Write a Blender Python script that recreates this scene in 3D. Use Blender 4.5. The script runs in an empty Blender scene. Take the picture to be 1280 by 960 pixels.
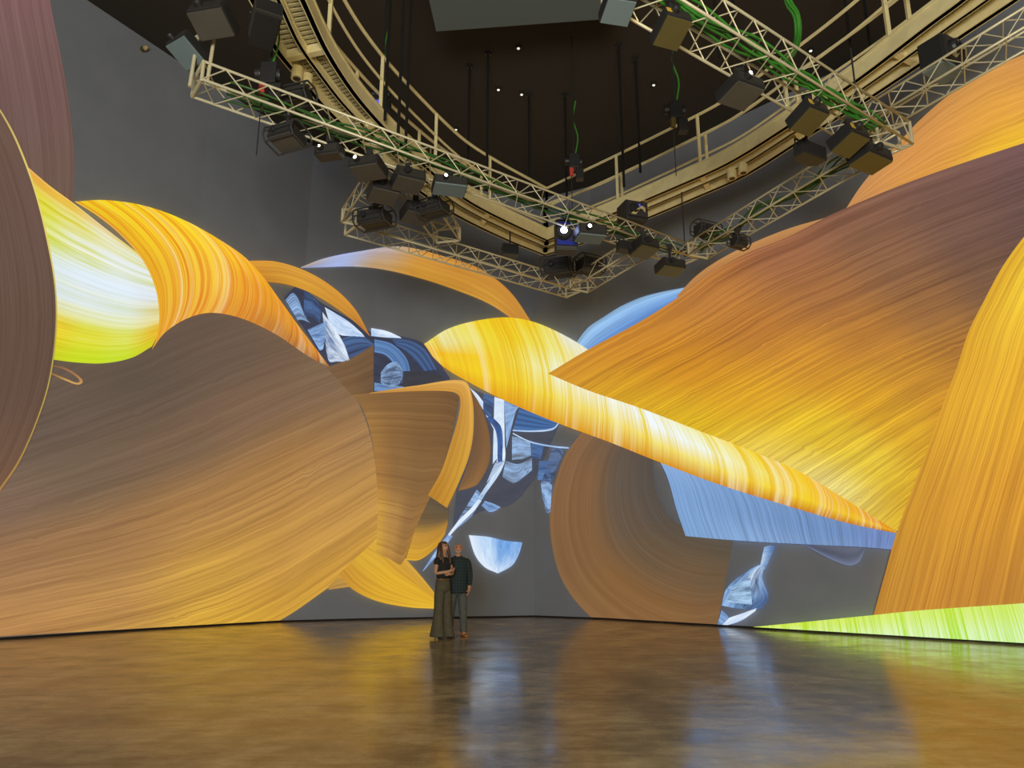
import bpy, bmesh, math, random
from mathutils import Vector, Matrix
random.seed(7)
S = bpy.context.scene
COL = S.collection

# ------------------------------------------------------------------ camera, light, exposure
H = 1.05                      # camera height
F = 950.0                     # focal length in pixels of a 1280 wide frame
TH = math.atan(238 / 950.0)   # upward pitch
cam_d = bpy.data.cameras.new('camera')
cam_d.sensor_width = 36.0
cam_d.lens = F / 1280 * 36.0
cam_d.clip_end = 200
cam = bpy.data.objects.new('camera', cam_d)
COL.objects.link(cam)
cam.location = (0, 0, H)
cam.rotation_euler = (math.pi / 2 + TH, 0, 0)
S.camera = cam

W = bpy.data.worlds.new('world')
S.world = W
W.use_nodes = True
bg = W.node_tree.nodes['Background']
bg.inputs[0].default_value = (0.62, 0.52, 0.38, 1)
bg.inputs[1].default_value = 0.16
S.view_settings.view_transform = 'Standard'
S.view_settings.look = 'None'
S.view_settings.gamma = 1.0
S.view_settings.use_curve_mapping = False
S.view_settings.exposure = 0.0

# added warm and cool fill lights behind the viewpoint, not lamps of the hall
def area_light(name, loc, target, size, power, col):
    d = bpy.data.lights.new(name, 'AREA')
    d.shape = 'DISK'
    d.size = size
    d.energy = power
    d.color = col
    o = bpy.data.objects.new(name, d)
    COL.objects.link(o)
    o.location = loc
    o.rotation_euler = (Vector(target) - Vector(loc)).to_track_quat('-Z', 'Y').to_euler()
    return o
area_light('fill_light', (0.5, -5.5, 2.1), (0.3, 11, 8.0), 3.5, 1150, (1.0, 0.82, 0.46))
area_light('fill_light', (-1.5, -6.0, 2.2), (-0.5, 14, 6.5), 3.5, 1050, (0.80, 0.90, 1.0))

# ------------------------------------------------------------------ image <-> place
CT, ST = math.cos(TH), math.sin(TH)
def ray(x, y):
    a, c = (x - 640) / F, (480 - y) / F
    return Vector((a, CT - c * ST, ST + c * CT))
def atz(x, y, z):
    d = ray(x, y)
    t = (z - H) / d.z
    return Vector((d.x * t, d.y * t, z))
def aty(x, y, Y):
    d = ray(x, y)
    return Vector((0, 0, H)) + d * (Y / d.y)
def proj(p):
    z = p.z - H
    yy = p.y * CT + z * ST
    zz = -p.y * ST + z * CT
    return (640 + F * p.x / yy, 480 - F * zz / yy)

BASE = [(0, 799.6), (192, 787), (350, 777.6), (450, 774.8), (542, 773), (668, 771), (752, 774), (897, 782.7), (1110, 795.7), (1280, 806)]
WP = [atz(x, y, 0).xy for x, y in BASE]
WP = [WP[1] + (WP[0] - WP[1]).normalized() * 18] + WP[1:-1] + [WP[-2] + (WP[-1] - WP[-2]).normalized() * 18]
CORNER = 5
def ceil_z(x):
    return 11.69 - 0.076 * x
OFFS = {}
def offset_wall(off):
    """the line of the walls moved into the room by off, mitred at the corners"""
    if off not in OFFS:
        nr = []
        for a, b in zip(WP[:-1], WP[1:]):
            e = (b - a).normalized()
            nr.append(Vector((e.y, -e.x)))
        out = [WP[0] + nr[0] * off]
        for i in range(1, len(WP) - 1):
            m = (nr[i - 1] + nr[i]).normalized()
            out.append(WP[i] + m * (off / m.dot(nr[i])))
        out.append(WP[-1] + nr[-1] * off)
        OFFS[off] = out
    return OFFS[off]
def hitwall(x, y, off):
    d = ray(x, y)
    wp = offset_wall(off)
    best = None
    for i in range(len(wp) - 1):
        a, e = wp[i], wp[i + 1] - wp[i]
        det = d.x * (-e.y) + e.x * d.y
        if abs(det) < 1e-9:
            continue
        t = (a.x * (-e.y) + e.x * a.y) / det
        u = (d.x * a.y - d.y * a.x) / det
        if t > 0 and -1e-5 <= u <= 1 + 1e-5 and (best is None or t < best[0]):
            best = (t, i)
    return Vector((0, 0, H)) + d * best[0], best[1]

# ------------------------------------------------------------------ materials
def s2l(c):
    return tuple(((v / 255) / 12.92 if v / 255 <= 0.04045 else ((v / 255 + 0.055) / 1.055) ** 2.4) for v in c)
def mat(name, col, rough=0.6, metal=0.0, emit=None, strength=0.0, noise=0.0, nscale=8.0):
    m = bpy.data.materials.new(name)
    m.use_nodes = True
    nt = m.node_tree
    b = nt.nodes['Principled BSDF']
    b.inputs['Base Color'].default_value = (*col, 1)
    b.inputs['Roughness'].default_value = rough
    b.inputs['Metallic'].default_value = metal
    if emit:
        b.inputs['Emission Color'].default_value = (*emit, 1)
        b.inputs['Emission Strength'].default_value = strength
    if noise:
        tc = nt.nodes.new('ShaderNodeTexCoord')
        n = nt.nodes.new('ShaderNodeTexNoise')
        n.inputs['Scale'].default_value = nscale
        n.inputs['Detail'].default_value = 5
        r = nt.nodes.new('ShaderNodeValToRGB')
        r.color_ramp.elements[0].position = 0.3
        r.color_ramp.elements[1].position = 0.7
        r.color_ramp.elements[0].color = (*[v * (1 - noise) for v in col], 1)
        r.color_ramp.elements[1].color = (*[min(1, v * (1 + noise)) for v in col], 1)
        nt.links.new(tc.outputs['Object'], n.inputs['Vector'])
        nt.links.new(n.outputs['Fac'], r.inputs['Fac'])
        nt.links.new(r.outputs['Color'], b.inputs['Base Color'])
    return m

def picture_mat(name, us, vs, fs, gain, knots=0.02, fine=0.45, band=0.0, base=0.42, pale=0.0):
    """projected moving image: it gives off light; colours come from the picture itself, grain runs along u"""
    m = bpy.data.materials.new(name)
    m.use_nodes = True
    nt = m.node_tree
    L = nt.links.new
    b = nt.nodes['Principled BSDF']
    b.inputs['Base Color'].default_value = (0.05, 0.05, 0.05, 1)
    b.inputs['Roughness'].default_value = 0.9
    b.inputs['Specular IOR Level'].default_value = 0.0
    def attr(n):
        a = nt.nodes.new('ShaderNodeAttribute')
        a.attribute_name = n
        return a
    pic, stk, g = attr('pic'), attr('streak'), attr('grain')
    def math_(op, a, bb=None, clamp=False):
        n = nt.nodes.new('ShaderNodeMath')
        n.operation = op
        n.use_clamp = clamp
        for i, v in enumerate((a, bb)):
            if v is None:
                continue
            if isinstance(v, (int, float)):
                n.inputs[i].default_value = v
            else:
                L(v, n.inputs[i])
        return n.outputs[0]
    def noise(vec, sx, sy, detail, rough=0.6, dist=0.0):
        mp = nt.nodes.new('ShaderNodeMapping')
        mp.inputs['Scale'].default_value = (sx, sy, 1)
        n = nt.nodes.new('ShaderNodeTexNoise')
        n.inputs['Scale'].default_value = 1.0
        n.inputs['Detail'].default_value = detail
        n.inputs['Roughness'].default_value = rough
        n.inputs['Distortion'].default_value = dist
        L(vec, mp.inputs['Vector'])
        L(mp.outputs[0], n.inputs['Vector'])
        return n.outputs['Fac']
    # let the grain wander a little
    wob = math_('MULTIPLY', math_('SUBTRACT', noise(g.outputs['Vector'], 0.5, 0.8, 3), 0.5), knots * 10)
    kn = math_('MULTIPLY', math_('SUBTRACT', noise(g.outputs['Vector'], 1.6, 2.6, 2), 0.62, True), knots * 22)
    cmb = nt.nodes.new('ShaderNodeCombineXYZ')
    sep = nt.nodes.new('ShaderNodeSeparateXYZ')
    L(g.outputs['Vector'], sep.inputs[0])
    L(sep.outputs[0], cmb.inputs[0])
    L(math_('ADD', sep.outputs[1], math_('ADD', wob, kn)), cmb.inputs[1])
    L(sep.outputs[2], cmb.inputs[2])
    n1 = noise(cmb.outputs[0], us, vs, 7, 0.72)
    n2 = noise(cmb.outputs[0], us * 1.7, fs, 3, 0.7)
    mix = math_('ADD', math_('MULTIPLY', n1, 1 - fine), math_('MULTIPLY', n2, fine))
    fac = math_('ADD', math_('MULTIPLY', math_('SUBTRACT', mix, 0.5), gain), base, True)
    if band:
        w = nt.nodes.new('ShaderNodeTexWave')
        w.inputs['Scale'].default_value = band
        w.inputs['Distortion'].default_value = 0.6
        w.bands_direction = 'Y'
        L(cmb.outputs[0], w.inputs['Vector'])
        fac = math_('ADD', math_('MULTIPLY', fac, 0.55), math_('MULTIPLY', w.outputs['Fac'], 0.5), True)
    mx = nt.nodes.new('ShaderNodeMix')
    mx.data_type = 'RGBA'
    L(fac, mx.inputs['Factor'])
    L(pic.outputs['Color'], mx.inputs[6])
    L(stk.outputs['Color'], mx.inputs[7])
    out = mx.outputs[2]
    if pale:      # pale sapwood streaks between the darker lines
        f2 = math_('MULTIPLY', math_('MULTIPLY', math_('SUBTRACT', noise(cmb.outputs[0], us * 0.9, vs * 0.55, 5, 0.65), 0.53, True), 7.0, True), pale)
        mp = nt.nodes.new('ShaderNodeMix')
        mp.data_type = 'RGBA'
        mp.inputs[7].default_value = (0.95, 0.93, 0.62, 1)
        L(f2, mp.inputs['Factor'])
        L(out, mp.inputs[6])
        out = mp.outputs[2]
    L(out, b.inputs['Emission Color'])
    b.inputs['Emission Strength'].default_value = 1.0
    return m

M = {}
M['wall'] = mat('dark_grey_wall_paint', (0.235, 0.262, 0.325), 0.85, noise=0.06, nscale=1.2)
M['ceiling'] = mat('black_ceiling_paint', (0.030, 0.025, 0.020), 0.9)
M['black'] = mat('black_gap', (0.012, 0.008, 0.008), 0.9)
M['steel'] = mat('cream_painted_steel', (0.76, 0.67, 0.38), 0.5, noise=0.08, nscale=5)
M['grating'] = mat('galvanised_grating', (0.46, 0.40, 0.21), 0.55)
M['rod'] = mat('black_rod', (0.004, 0.004, 0.004), 0.95)
M['blue_lit_face'] = mat('blue_lit_front_plate', (0.02, 0.035, 0.35), 0.4)  # blue light on the spotlight's face is put into the plate colour
M['alu'] = mat('truss_aluminium', (0.62, 0.57, 0.40), 0.4, metal=0.2)
M['matte'] = mat('matte_black_metal', (0.018, 0.018, 0.020), 0.5)
M['tube'] = mat('black_tube', (0.035, 0.035, 0.038), 0.4)
M['case'] = mat('yellow_lit_projector_case', (0.10, 0.080, 0.026), 0.45, noise=0.05, nscale=4)  # grey case with the yellow wall light mixed into its colour
M['case_dark'] = mat('dark_projector_case', (0.04, 0.038, 0.034), 0.5, noise=0.1, nscale=4)
M['case_mid'] = mat('brown_grey_projector_case', (0.075, 0.068, 0.058), 0.5, noise=0.1, nscale=4)
M['vent'] = mat('vent_grille', (0.03, 0.028, 0.028), 0.6)
M['green'] = mat('green_cable', (0.05, 0.26, 0.03), 0.5)
M['green_dark'] = mat('dark_green_cable', (0.03, 0.11, 0.02), 0.5)
M['cable'] = mat('pale_cable', (0.55, 0.45, 0.22), 0.5)
M['blackcable'] = mat('black_cable', (0.02, 0.02, 0.02), 0.6)
M['sticker'] = mat('amber_sticker', (0.65, 0.42, 0.05), 0.5)
M['red'] = mat('red_fitting', (0.55, 0.05, 0.05), 0.5)
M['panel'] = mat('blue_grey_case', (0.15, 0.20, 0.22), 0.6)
M['ceiling_panel'] = mat('dull_blue_grey_panel', (0.105, 0.135, 0.15), 0.7)
M['lens_off'] = mat('lens_glass', (0.02, 0.02, 0.03), 0.1)
M['lens_warm'] = mat('lit_lens_warm', (1, 0.9, 0.7), 0.3, emit=(1.0, 0.85, 0.55), strength=14)
M['lens_white'] = mat('lit_lens_white', (1, 1, 1), 0.3, emit=(1.0, 0.93, 0.85), strength=9)
M['lens_blue'] = mat('lit_lens_blue', (0.6, 0.7, 1), 0.3, emit=(0.45, 0.55, 1.0), strength=20)
M['led_blue'] = mat('blue_status_screen', (0.05, 0.05, 0.4), 0.3, emit=(0.08, 0.09, 0.75), strength=1.0)
M['lamp'] = mat('small_ceiling_lamp', (1, 1, 0.95), 0.3, emit=(1.0, 0.97, 0.85), strength=0.8)

def floor_mat():
    m = bpy.data.materials.new('polished_concrete')
    m.use_nodes = True
    nt = m.node_tree
    L = nt.links.new
    b = nt.nodes['Principled BSDF']
    tc = nt.nodes.new('ShaderNodeTexCoord')
    def noise(scale, detail, sx=1, sy=1):
        mp = nt.nodes.new('ShaderNodeMapping')
        mp.inputs['Scale'].default_value = (sx, sy, 1)
        n = nt.nodes.new('ShaderNodeTexNoise')
        n.inputs['Scale'].default_value = scale
        n.inputs['Detail'].default_value = detail
        n.inputs['Roughness'].default_value = 0.65
        L(tc.outputs['Object'], mp.inputs['Vector'])
        L(mp.outputs[0], n.inputs['Vector'])
        return n.outputs['Fac']
    def ramp(src, stops):
        r = nt.nodes.new('ShaderNodeValToRGB')
        while len(r.color_ramp.elements) < len(stops):
            r.color_ramp.elements.new(0.5)
        for e, (p, c) in zip(r.color_ramp.elements, stops):
            e.position = p
            e.color = (*c, 1)
        L(src, r.inputs['Fac'])
        return r.outputs['Color']
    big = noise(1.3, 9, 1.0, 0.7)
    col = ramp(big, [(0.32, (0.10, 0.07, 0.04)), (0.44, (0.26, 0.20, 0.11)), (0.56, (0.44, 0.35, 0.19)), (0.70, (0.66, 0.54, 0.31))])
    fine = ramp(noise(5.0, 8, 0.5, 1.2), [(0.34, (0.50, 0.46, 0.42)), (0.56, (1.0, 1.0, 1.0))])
    mul = nt.nodes.new('ShaderNodeMix')
    mul.data_type = 'RGBA'
    mul.blend_type = 'MULTIPLY'
    mul.inputs['Factor'].default_value = 1.0
    L(col, mul.inputs[6])
    L(fine, mul.inputs[7])
    L(mul.outputs[2], b.inputs['Base Color'])
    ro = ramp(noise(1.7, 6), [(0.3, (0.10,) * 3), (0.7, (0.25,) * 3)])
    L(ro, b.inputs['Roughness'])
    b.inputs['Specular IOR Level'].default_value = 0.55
    bp = nt.nodes.new('ShaderNodeBump')
    bp.inputs['Strength'].default_value = 0.05
    bp.inputs['Distance'].default_value = 0.02
    L(noise(3.0, 4), bp.inputs['Height'])
    L(bp.outputs[0], b.inputs['Normal'])
    return m
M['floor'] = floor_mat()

# ------------------------------------------------------------------ mesh helpers
class MB:
    def __init__(self):
        self.v, self.f = [], []
    def quad_box(self, c8):
        n = len(self.v)
        self.v += [tuple(p) for p in c8]
        self.f += [tuple(n + i for i in q) for q in ((0, 3, 2, 1), (4, 5, 6, 7), (0, 1, 5, 4), (1, 2, 6, 5), (2, 3, 7, 6), (3, 0, 4, 7))]
        return self
    def box(self, c, s, mtx=None):
        c = Vector(c)
        pts = []
        for dz in (-1, 1):
            for dx, dy in ((-1, -1), (1, -1), (1, 1), (-1, 1)):
                p = Vector((dx * s[0] / 2, dy * s[1] / 2, dz * s[2] / 2)) + c
                pts.append(mtx @ p if mtx else p)
        return self.quad_box(pts)
    def tube(self, pts, r, n=8, cap=True):
        pts = [Vector(p) for p in pts]
        base = len(self.v)
        k = len(pts)
        rr = r if isinstance(r, (list, tuple)) else [r] * k
        prev = None
        for i, p in enumerate(pts):
            d = (pts[min(i + 1, k - 1)] - pts[max(i - 1, 0)]).normalized()
            if prev is None:
                a = d.orthogonal().normalized()
            else:
                a = prev - d * prev.dot(d)
                a = a.normalized() if a.length > 1e-6 else d.orthogonal().normalized()
            prev = a
            bb = d.cross(a)
            for j in range(n):
                t = 2 * math.pi * j / n
                self.v.append(tuple(p + (a * math.cos(t) + bb * math.sin(t)) * rr[i]))
        for i in range(k - 1):
            for j in range(n):
                a0 = base + i * n + j
                a1 = base + i * n + (j + 1) % n
                self.f.append((a0, a1, a1 + n, a0 + n))
        if cap:
            self.f.append(tuple(base + j for j in reversed(range(n))))
            self.f.append(tuple(base + (k - 1) * n + j for j in range(n)))
        return self
    def rings(self, rings, cap=True):
        base = len(self.v)
        n = len(rings[0])
        for r in rings:
            self.v += [tuple(p) for p in r]
        for i in range(len(rings) - 1):
            for j in range(n):
                a0 = base + i * n + j
                a1 = base + i * n + (j + 1) % n
                self.f.append((a0, a1, a1 + n, a0 + n))
        if cap:
            self.f.append(tuple(base + j for j in reversed(range(n))))
            self.f.append(tuple(base + (len(rings) - 1) * n + j for j in range(n)))
        return self
    def build(self, name, m, parent=None, smooth=False, bevel=0.0, sub=0):
        me = bpy.data.meshes.new(name)
        me.from_pydata(self.v, [], self.f)
        me.materials.append(m)
        bm = bmesh.new()
        bm.from_mesh(me)
        bmesh.ops.recalc_face_normals(bm, faces=bm.faces)
        if bevel:
            bmesh.ops.bevel(bm, geom=list(bm.edges), offset=bevel, segments=2, affect='EDGES', profile=0.6)
        bm.to_mesh(me)
        bm.free()
        if smooth:
            for p in me.polygons:
                p.use_smooth = True
        o = bpy.data.objects.new(name, me)
        COL.objects.link(o)
        if sub:
            o.modifiers.new('s', 'SUBSURF').levels = sub
            o.modifiers['s'].render_levels = sub
        if parent:
            o.parent = parent
        return o

def tag(o, label=None, cat=None, group=None, kind=None):
    if label:
        o['label'] = label
    if cat:
        o['category'] = cat
    if group:
        o['group'] = group
    if kind:
        o['kind'] = kind
    return o
def thing(name, loc, label, cat, group=None, rz=0.0):
    o = bpy.data.objects.new(name, None)
    COL.objects.link(o)
    o.location = loc
    o.rotation_euler = (0, 0, rz)
    o.empty_display_size = 0.2
    return tag(o, label, cat, group)

def crv(pts, n):
    """smooth curve through the points, resampled to n points evenly along its length; a doubled point is a corner"""
    runs, cur = [], [Vector(pts[0]).to_3d()]
    for p in pts[1:]:
        p = Vector(p).to_3d()
        if (p - cur[-1]).length < 1e-9:
            runs.append(cur)
            cur = [p]
        else:
            cur.append(p)
    runs.append(cur)
    dense = []
    for r in runs:
        if len(r) == 1:
            dense.append(r[0])
            continue
        for i in range(len(r) - 1):
            p1, p2 = r[i], r[i + 1]
            p0 = r[i - 1] if i > 0 else p1 * 2 - p2
            p3 = r[i + 2] if i + 2 < len(r) else p2 * 2 - p1
            l = max((p2 - p1).length, 1e-6)
            m1 = (p2 - p0) * (l / max((p1 - p0).length + l, 1e-6))
            m2 = (p3 - p1) * (l / max((p3 - p2).length + l, 1e-6))
            for k in range(16):
                t = k / 16
                t2, t3 = t * t, t * t * t
                dense.append(p1 * (2 * t3 - 3 * t2 + 1) + m1 * (t3 - 2 * t2 + t) + p2 * (-2 * t3 + 3 * t2) + m2 * (t3 - t2))
        dense.append(r[-1])
    acc = [0.0]
    for a, b in zip(dense[:-1], dense[1:]):
        acc.append(acc[-1] + (b - a).length)
    out, j = [], 0
    for i in range(n):
        s = acc[-1] * i / (n - 1)
        while j < len(acc) - 2 and acc[j + 1] < s:
            j += 1
        d = acc[j + 1] - acc[j]
        out.append(dense[j].lerp(dense[j + 1], min(1, max(0, (s - acc[j]) / d)) if d > 1e-9 else 0))
    return out
def clen(c):
    return sum((b - a).length for a, b in zip(c[:-1], c[1:]))

# ------------------------------------------------------------------ the room
def plane_obj(name, verts, faces, m, kind='structure'):
    me = bpy.data.meshes.new(name)
    me.from_pydata([tuple(v) for v in verts], [], faces)
    me.materials.append(m)
    o = bpy.data.objects.new(name, me)
    COL.objects.link(o)
    return tag(o, kind=kind)

def slab(name, poly, z_of, thick, m):
    v = [(x, y, z_of(x)) for x, y in poly] + [(x, y, z_of(x) + thick) for x, y in poly]
    n = len(poly)
    f = [tuple(range(n)), tuple(range(2 * n - 1, n - 1, -1))] + [(i, i + n, (i + 1) % n + n, (i + 1) % n) for i in range(n)]
    mb = MB()
    mb.v, mb.f = v, f
    o = mb.build(name, m)
    return tag(o, kind='structure')
room_poly = [tuple(p) for p in WP] + [(WP[-1].x + 1, -9), (WP[0].x - 1, -9)]
big_poly = [(-22, -9), (-22, 24), (22, 24), (22, -9)]
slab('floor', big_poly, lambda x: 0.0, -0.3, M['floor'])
slab('ceiling', big_poly, ceil_z, 0.3, M['ceiling'])

def wall(name, idx):
    mb = MB()
    rows = []
    for i in idx:
        p = WP[i]
        a = WP[min(i + 1, idx[-1])] - WP[max(i - 1, idx[0])]
        n = Vector((-a.y, a.x)).normalized()
        if n.dot(p - Vector((0, 8))) < 0:
            n = -n
        q = p + n * 0.3
        rows.append([(p.x, p.y, 0), (p.x, p.y, ceil_z(p.x)), (q.x, q.y, ceil_z(q.x)), (q.x, q.y, 0)])
    mb.rings(rows)
    return tag(mb.build(name, M['wall']), kind='structure')
wall('wall_left', list(range(0, CORNER + 1)))
wall('wall_right', list(range(CORNER, len(WP))))

def base_gap(name, idx):
    mb = MB()
    rows = []
    for i in idx:
        p = WP[i]
        a = WP[min(i + 1, idx[-1])] - WP[max(i - 1, idx[0])]
        n = Vector((-a.y, a.x)).normalized()
        if n.dot(p - Vector((0, 8))) > 0:
            n = -n
        q = p + n * 0.03
        rows.append([(p.x, p.y, 0.0), (p.x, p.y, 0.035), (q.x, q.y, 0.035), (q.x, q.y, 0.0)])
    mb.rings(rows)
    return tag(mb.build(name, M['black']), kind='structure')
base_gap('baseboard_left', list(range(0, CORNER + 1)))
base_gap('baseboard_right', list(range(CORNER, len(WP))))

# ------------------------------------------------------------------ projected pictures on the walls
M['wood'] = picture_mat('projected_wood_grain', 0.10, 8.0, 30.0, 3.6, knots=0.006)
M['sheet'] = picture_mat('projected_broad_grain', 0.14, 6.5, 26.0, 3.4, knots=0.014)
M['glow'] = picture_mat('projected_bright_grain', 0.10, 5.0, 22.0, 7.5, knots=0.006, base=0.30, pale=0.32)
M['roll'] = picture_mat('projected_roll_grain', 0.10, 4.0, 20.0, 7.5, knots=0.006, base=0.22, pale=0.55)
M['ribbed'] = picture_mat('projected_ribbed_metal', 0.10, 6.0, 24.0, 4.6, knots=0.004, fine=0.5)
M['metal'] = picture_mat('projected_metal_sheen', 0.8, 3.4, 16.0, 5.5, knots=0.03, fine=0.35)
M['grid'] = picture_mat('projected_metal_courses', 0.4, 3.0, 16.0, 2.0, knots=0.003, fine=0.3, band=3.2)

def grid_col(g, s, t):
    rows, cols = len(g), len(g[0])
    a, b = s * (rows - 1), t * (cols - 1)
    i, j = min(int(a), rows - 2) if rows > 1 else 0, min(int(b), cols - 2) if cols > 1 else 0
    fa, fb = a - i, b - j
    fa, fb = fa * fa * (3 - 2 * fa), fb * fb * (3 - 2 * fb)
    i2, j2 = min(i + 1, rows - 1), min(j + 1, cols - 1)
    c = [0, 0, 0]
    for k in range(3):
        c[k] = (g[i][j][k] * (1 - fb) + g[i][j2][k] * fb) * (1 - fa) + (g[i2][j][k] * (1 - fb) + g[i2][j2][k] * fb) * fa
    return c

seed_n = [0]
def patch(name, A, B, pic, streak, layer, mtl, C=None, D=None, label=None, cat='projection', group=None, parent=None, cell=6.0, warp=1.0, bow=(0, 0), decay=1):
    """a projected shape: grain runs from C to D; A is its first edge, B its last (image points on the wall)"""
    la, lb = clen(crv(A, 60)), clen(crv(B, 60))
    C = C or [A[0], B[0]]
    D = D or [A[-1], B[-1]]
    lc, ld = clen(crv(C, 40)), clen(crv(D, 40))
    nt = max(5, min(170, int(max(la, lb) / cell) + 1))
    ns = max(5, min(130, int(max(lc, ld) / cell) + 1))
    A, B, C, D = crv(A, nt), crv(B, nt), crv(C, ns), crv(D, 400)
    D = [D[int(round(399 * (j / (ns - 1)) ** warp))] for j in range(ns)]
    seed_n[0] += 3.7
    bm = bmesh.new()
    lg = bm.verts.layers.float_vector.new('grain')
    lp = bm.verts.layers.float_color.new('pic')
    ls = bm.verts.layers.float_color.new('streak')
    mpp = 0.02
    V = []
    for j in range(ns):
        s = j / (ns - 1)
        row = []
        for i in range(nt):
            t = i / (nt - 1)
            p = A[i] * (1 - s) + B[i] * s + C[j] * (1 - t) + D[j] * t \
                - (A[0] * (1 - s) * (1 - t) + A[-1] * (1 - s) * t + B[0] * s * (1 - t) + B[-1] * s * t)
            if decay > 1:
                dev = A[i] - (A[0] * (1 - t) + A[-1] * t)
                p += dev * ((1 - s) ** decay - (1 - s))
            bw = 4 * t * (1 - t) * min(1, 6 * s) * min(1, 6 * (1 - s))
            v = bm.verts.new((p.x + bow[0] * bw, p.y + bow[1] * bw, 0))
            v[lg] = Vector((t * (la + lb) / 2 * mpp, s * (lc + ld) / 2 * mpp + (seed_n[0] % 11), seed_n[0]))
            v[lp] = Vector((*s2l(grid_col(pic, s, t)), 1))
            v[ls] = Vector((*s2l(grid_col(streak, s, t)), 1))
            row.append(v)
        V.append(row)
    for j in range(ns - 1):
        for i in range(nt - 1):
            bm.faces.new((V[j][i], V[j][i + 1], V[j + 1][i + 1], V[j + 1][i]))
    bmesh.ops.remove_doubles(bm, verts=bm.verts, dist=0.05)
    off = 0.012 + layer * 0.02
    wp = offset_wall(off)
    for w in wp[1:-1]:
        a, b = Vector(proj(Vector((*w, 0.0)))), Vector(proj(Vector((*w, 10.0))))
        d = b - a
        bmesh.ops.bisect_plane(bm, geom=list(bm.verts) + list(bm.edges) + list(bm.faces), dist=1e-4,
                               plane_co=(a.x, a.y, 0), plane_no=(d.y, -d.x, 0))
    foot = [Vector(proj(Vector((*p, 0.04)))) for p in wp[1:-1]]
    e0, e1 = foot[0] + (foot[0] - foot[1]) * 3, foot[-1] + (foot[-1] - foot[-2]) * 3
    foot = [e0] + foot + [e1]
    xs = [-1e9] + [p.x for p in foot[1:-1]] + [1e9]
    def run_of(f):
        x = f.calc_center_median().x
        return max(i for i in range(len(xs) - 1) if xs[i] <= x)
    for i in range(len(foot) - 1):
        a, d = foot[i], foot[i + 1] - foot[i]
        fs = [f for f in bm.faces if max(v.co.y for v in f.verts) > 700 and run_of(f) == i]
        if fs:
            g = list(set([v for f in fs for v in f.verts])) + list(set([e for f in fs for e in f.edges])) + fs
            bmesh.ops.bisect_plane(bm, geom=g, dist=1e-4, plane_co=(a.x, a.y, 0), plane_no=(-d.y, d.x, 0))
    gone = []
    for f in bm.faces:
        i = run_of(f)
        a, d, c = foot[i], foot[i + 1] - foot[i], f.calc_center_median()
        if c.y > a.y + d.y * (c.x - a.x) / d.x + 1e-3:
            gone.append(f)
    bmesh.ops.delete(bm, geom=gone, context='FACES')
    for v in bm.verts:
        q, _ = hitwall(v.co.x, v.co.y, off)
        v.co = q
    bmesh.ops.recalc_face_normals(bm, faces=bm.faces)
    me = bpy.data.meshes.new(name)
    bm.to_mesh(me)
    bm.free()
    me.materials.append(M[mtl])
    for p in me.polygons:
        p.use_smooth = True
    o = bpy.data.objects.new(name, me)
    COL.objects.link(o)
    if parent:
        o.parent = parent
    if label:
        tag(o, label, cat, group)
    return o

def dk(g, k=0.72):
    return [[tuple(v * k for v in c) if c[2] > c[0] else (c[0] * k * 1.05, c[1] * k * 0.97, c[2] * k * 0.88) for c in r] for r in g]

# ---- left wall
g = [[(132, 96, 100), (118, 90, 88), (112, 88, 78)], [(124, 90, 94), (112, 84, 84), (102, 80, 72)]]
patch('projected_curved_sheet', [(58, -25), (66, 20), (78, 80), (89, 150), (93, 200), (92, 256)], [(-240, -25), (-230, 100), (-200, 256)],
      g, dk(g, 0.78), 0, 'wood', label='mauve brown wood-grain sheet at the very top left of the left wall')
g = [[(112, 86, 70), (106, 80, 72), (100, 76, 64), (128, 92, 68)], [(100, 74, 66), (98, 74, 68), (92, 70, 60), (110, 80, 62)]]
g4 = [[(214, 162, 70), (220, 168, 66), (220, 168, 62), (240, 190, 54), (226, 172, 60), (226, 172, 66)],
      [(206, 150, 92), (200, 148, 86), (200, 150, 82), (222, 172, 70), (212, 160, 76), (206, 156, 80)],
      [(176, 130, 88), (170, 126, 82), (172, 128, 80), (186, 138, 78), (186, 138, 76), (172, 130, 82)],
      [(140, 110, 90), (128, 102, 84), (120, 98, 78), (124, 98, 76), (132, 102, 78), (132, 104, 78)],
      [(112, 94, 82), (106, 90, 80), (104, 86, 74), (98, 82, 70), (106, 86, 72), (116, 92, 72)],
      [(104, 88, 78), (100, 84, 76), (98, 80, 70), (94, 78, 66), (98, 80, 68), (104, 84, 66)]]
g4 = [r[:1] + r for r in g4]
patch('projected_broad_sheet', [(-220, 890), (100, 852), (230, 826), (345, 778), (410, 735), (470, 692)],
      [(-220, 560), (62, 440), (150, 405), (230, 372), (325, 352)], g4, [[(r * (0.70 + .035 * i), gg * (0.64 + .045 * i), b * (0.60 + .05 * i)) for r, gg, b in row] for i, row in enumerate(g4)], 1, 'sheet',
      D=[(470, 692), (472, 640), (470, 590), (463, 545), (450, 508), (432, 478), (410, 455), (372, 405), (325, 352)],
      label='huge brown to gold wood-grain sheet sweeping across the lower left wall')
gl = [[(236, 170, 60), (238, 196, 60), (228, 220, 190), (226, 214, 120)],
      [(226, 222, 60), (228, 228, 150), (230, 234, 214), (226, 236, 240)],
      [(220, 226, 120), (228, 236, 232), (230, 238, 246), (226, 236, 246)],
      [(222, 234, 240), (226, 238, 250), (226, 238, 250), (224, 230, 240)],
      [(216, 228, 232), (220, 232, 236), (222, 232, 230), (226, 222, 170)],
      [(236, 212, 40), (226, 222, 60), (222, 226, 100), (232, 190, 40)],
      [(206, 208, 20), (200, 222, 20), (200, 224, 40), (214, 210, 20)]]
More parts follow.
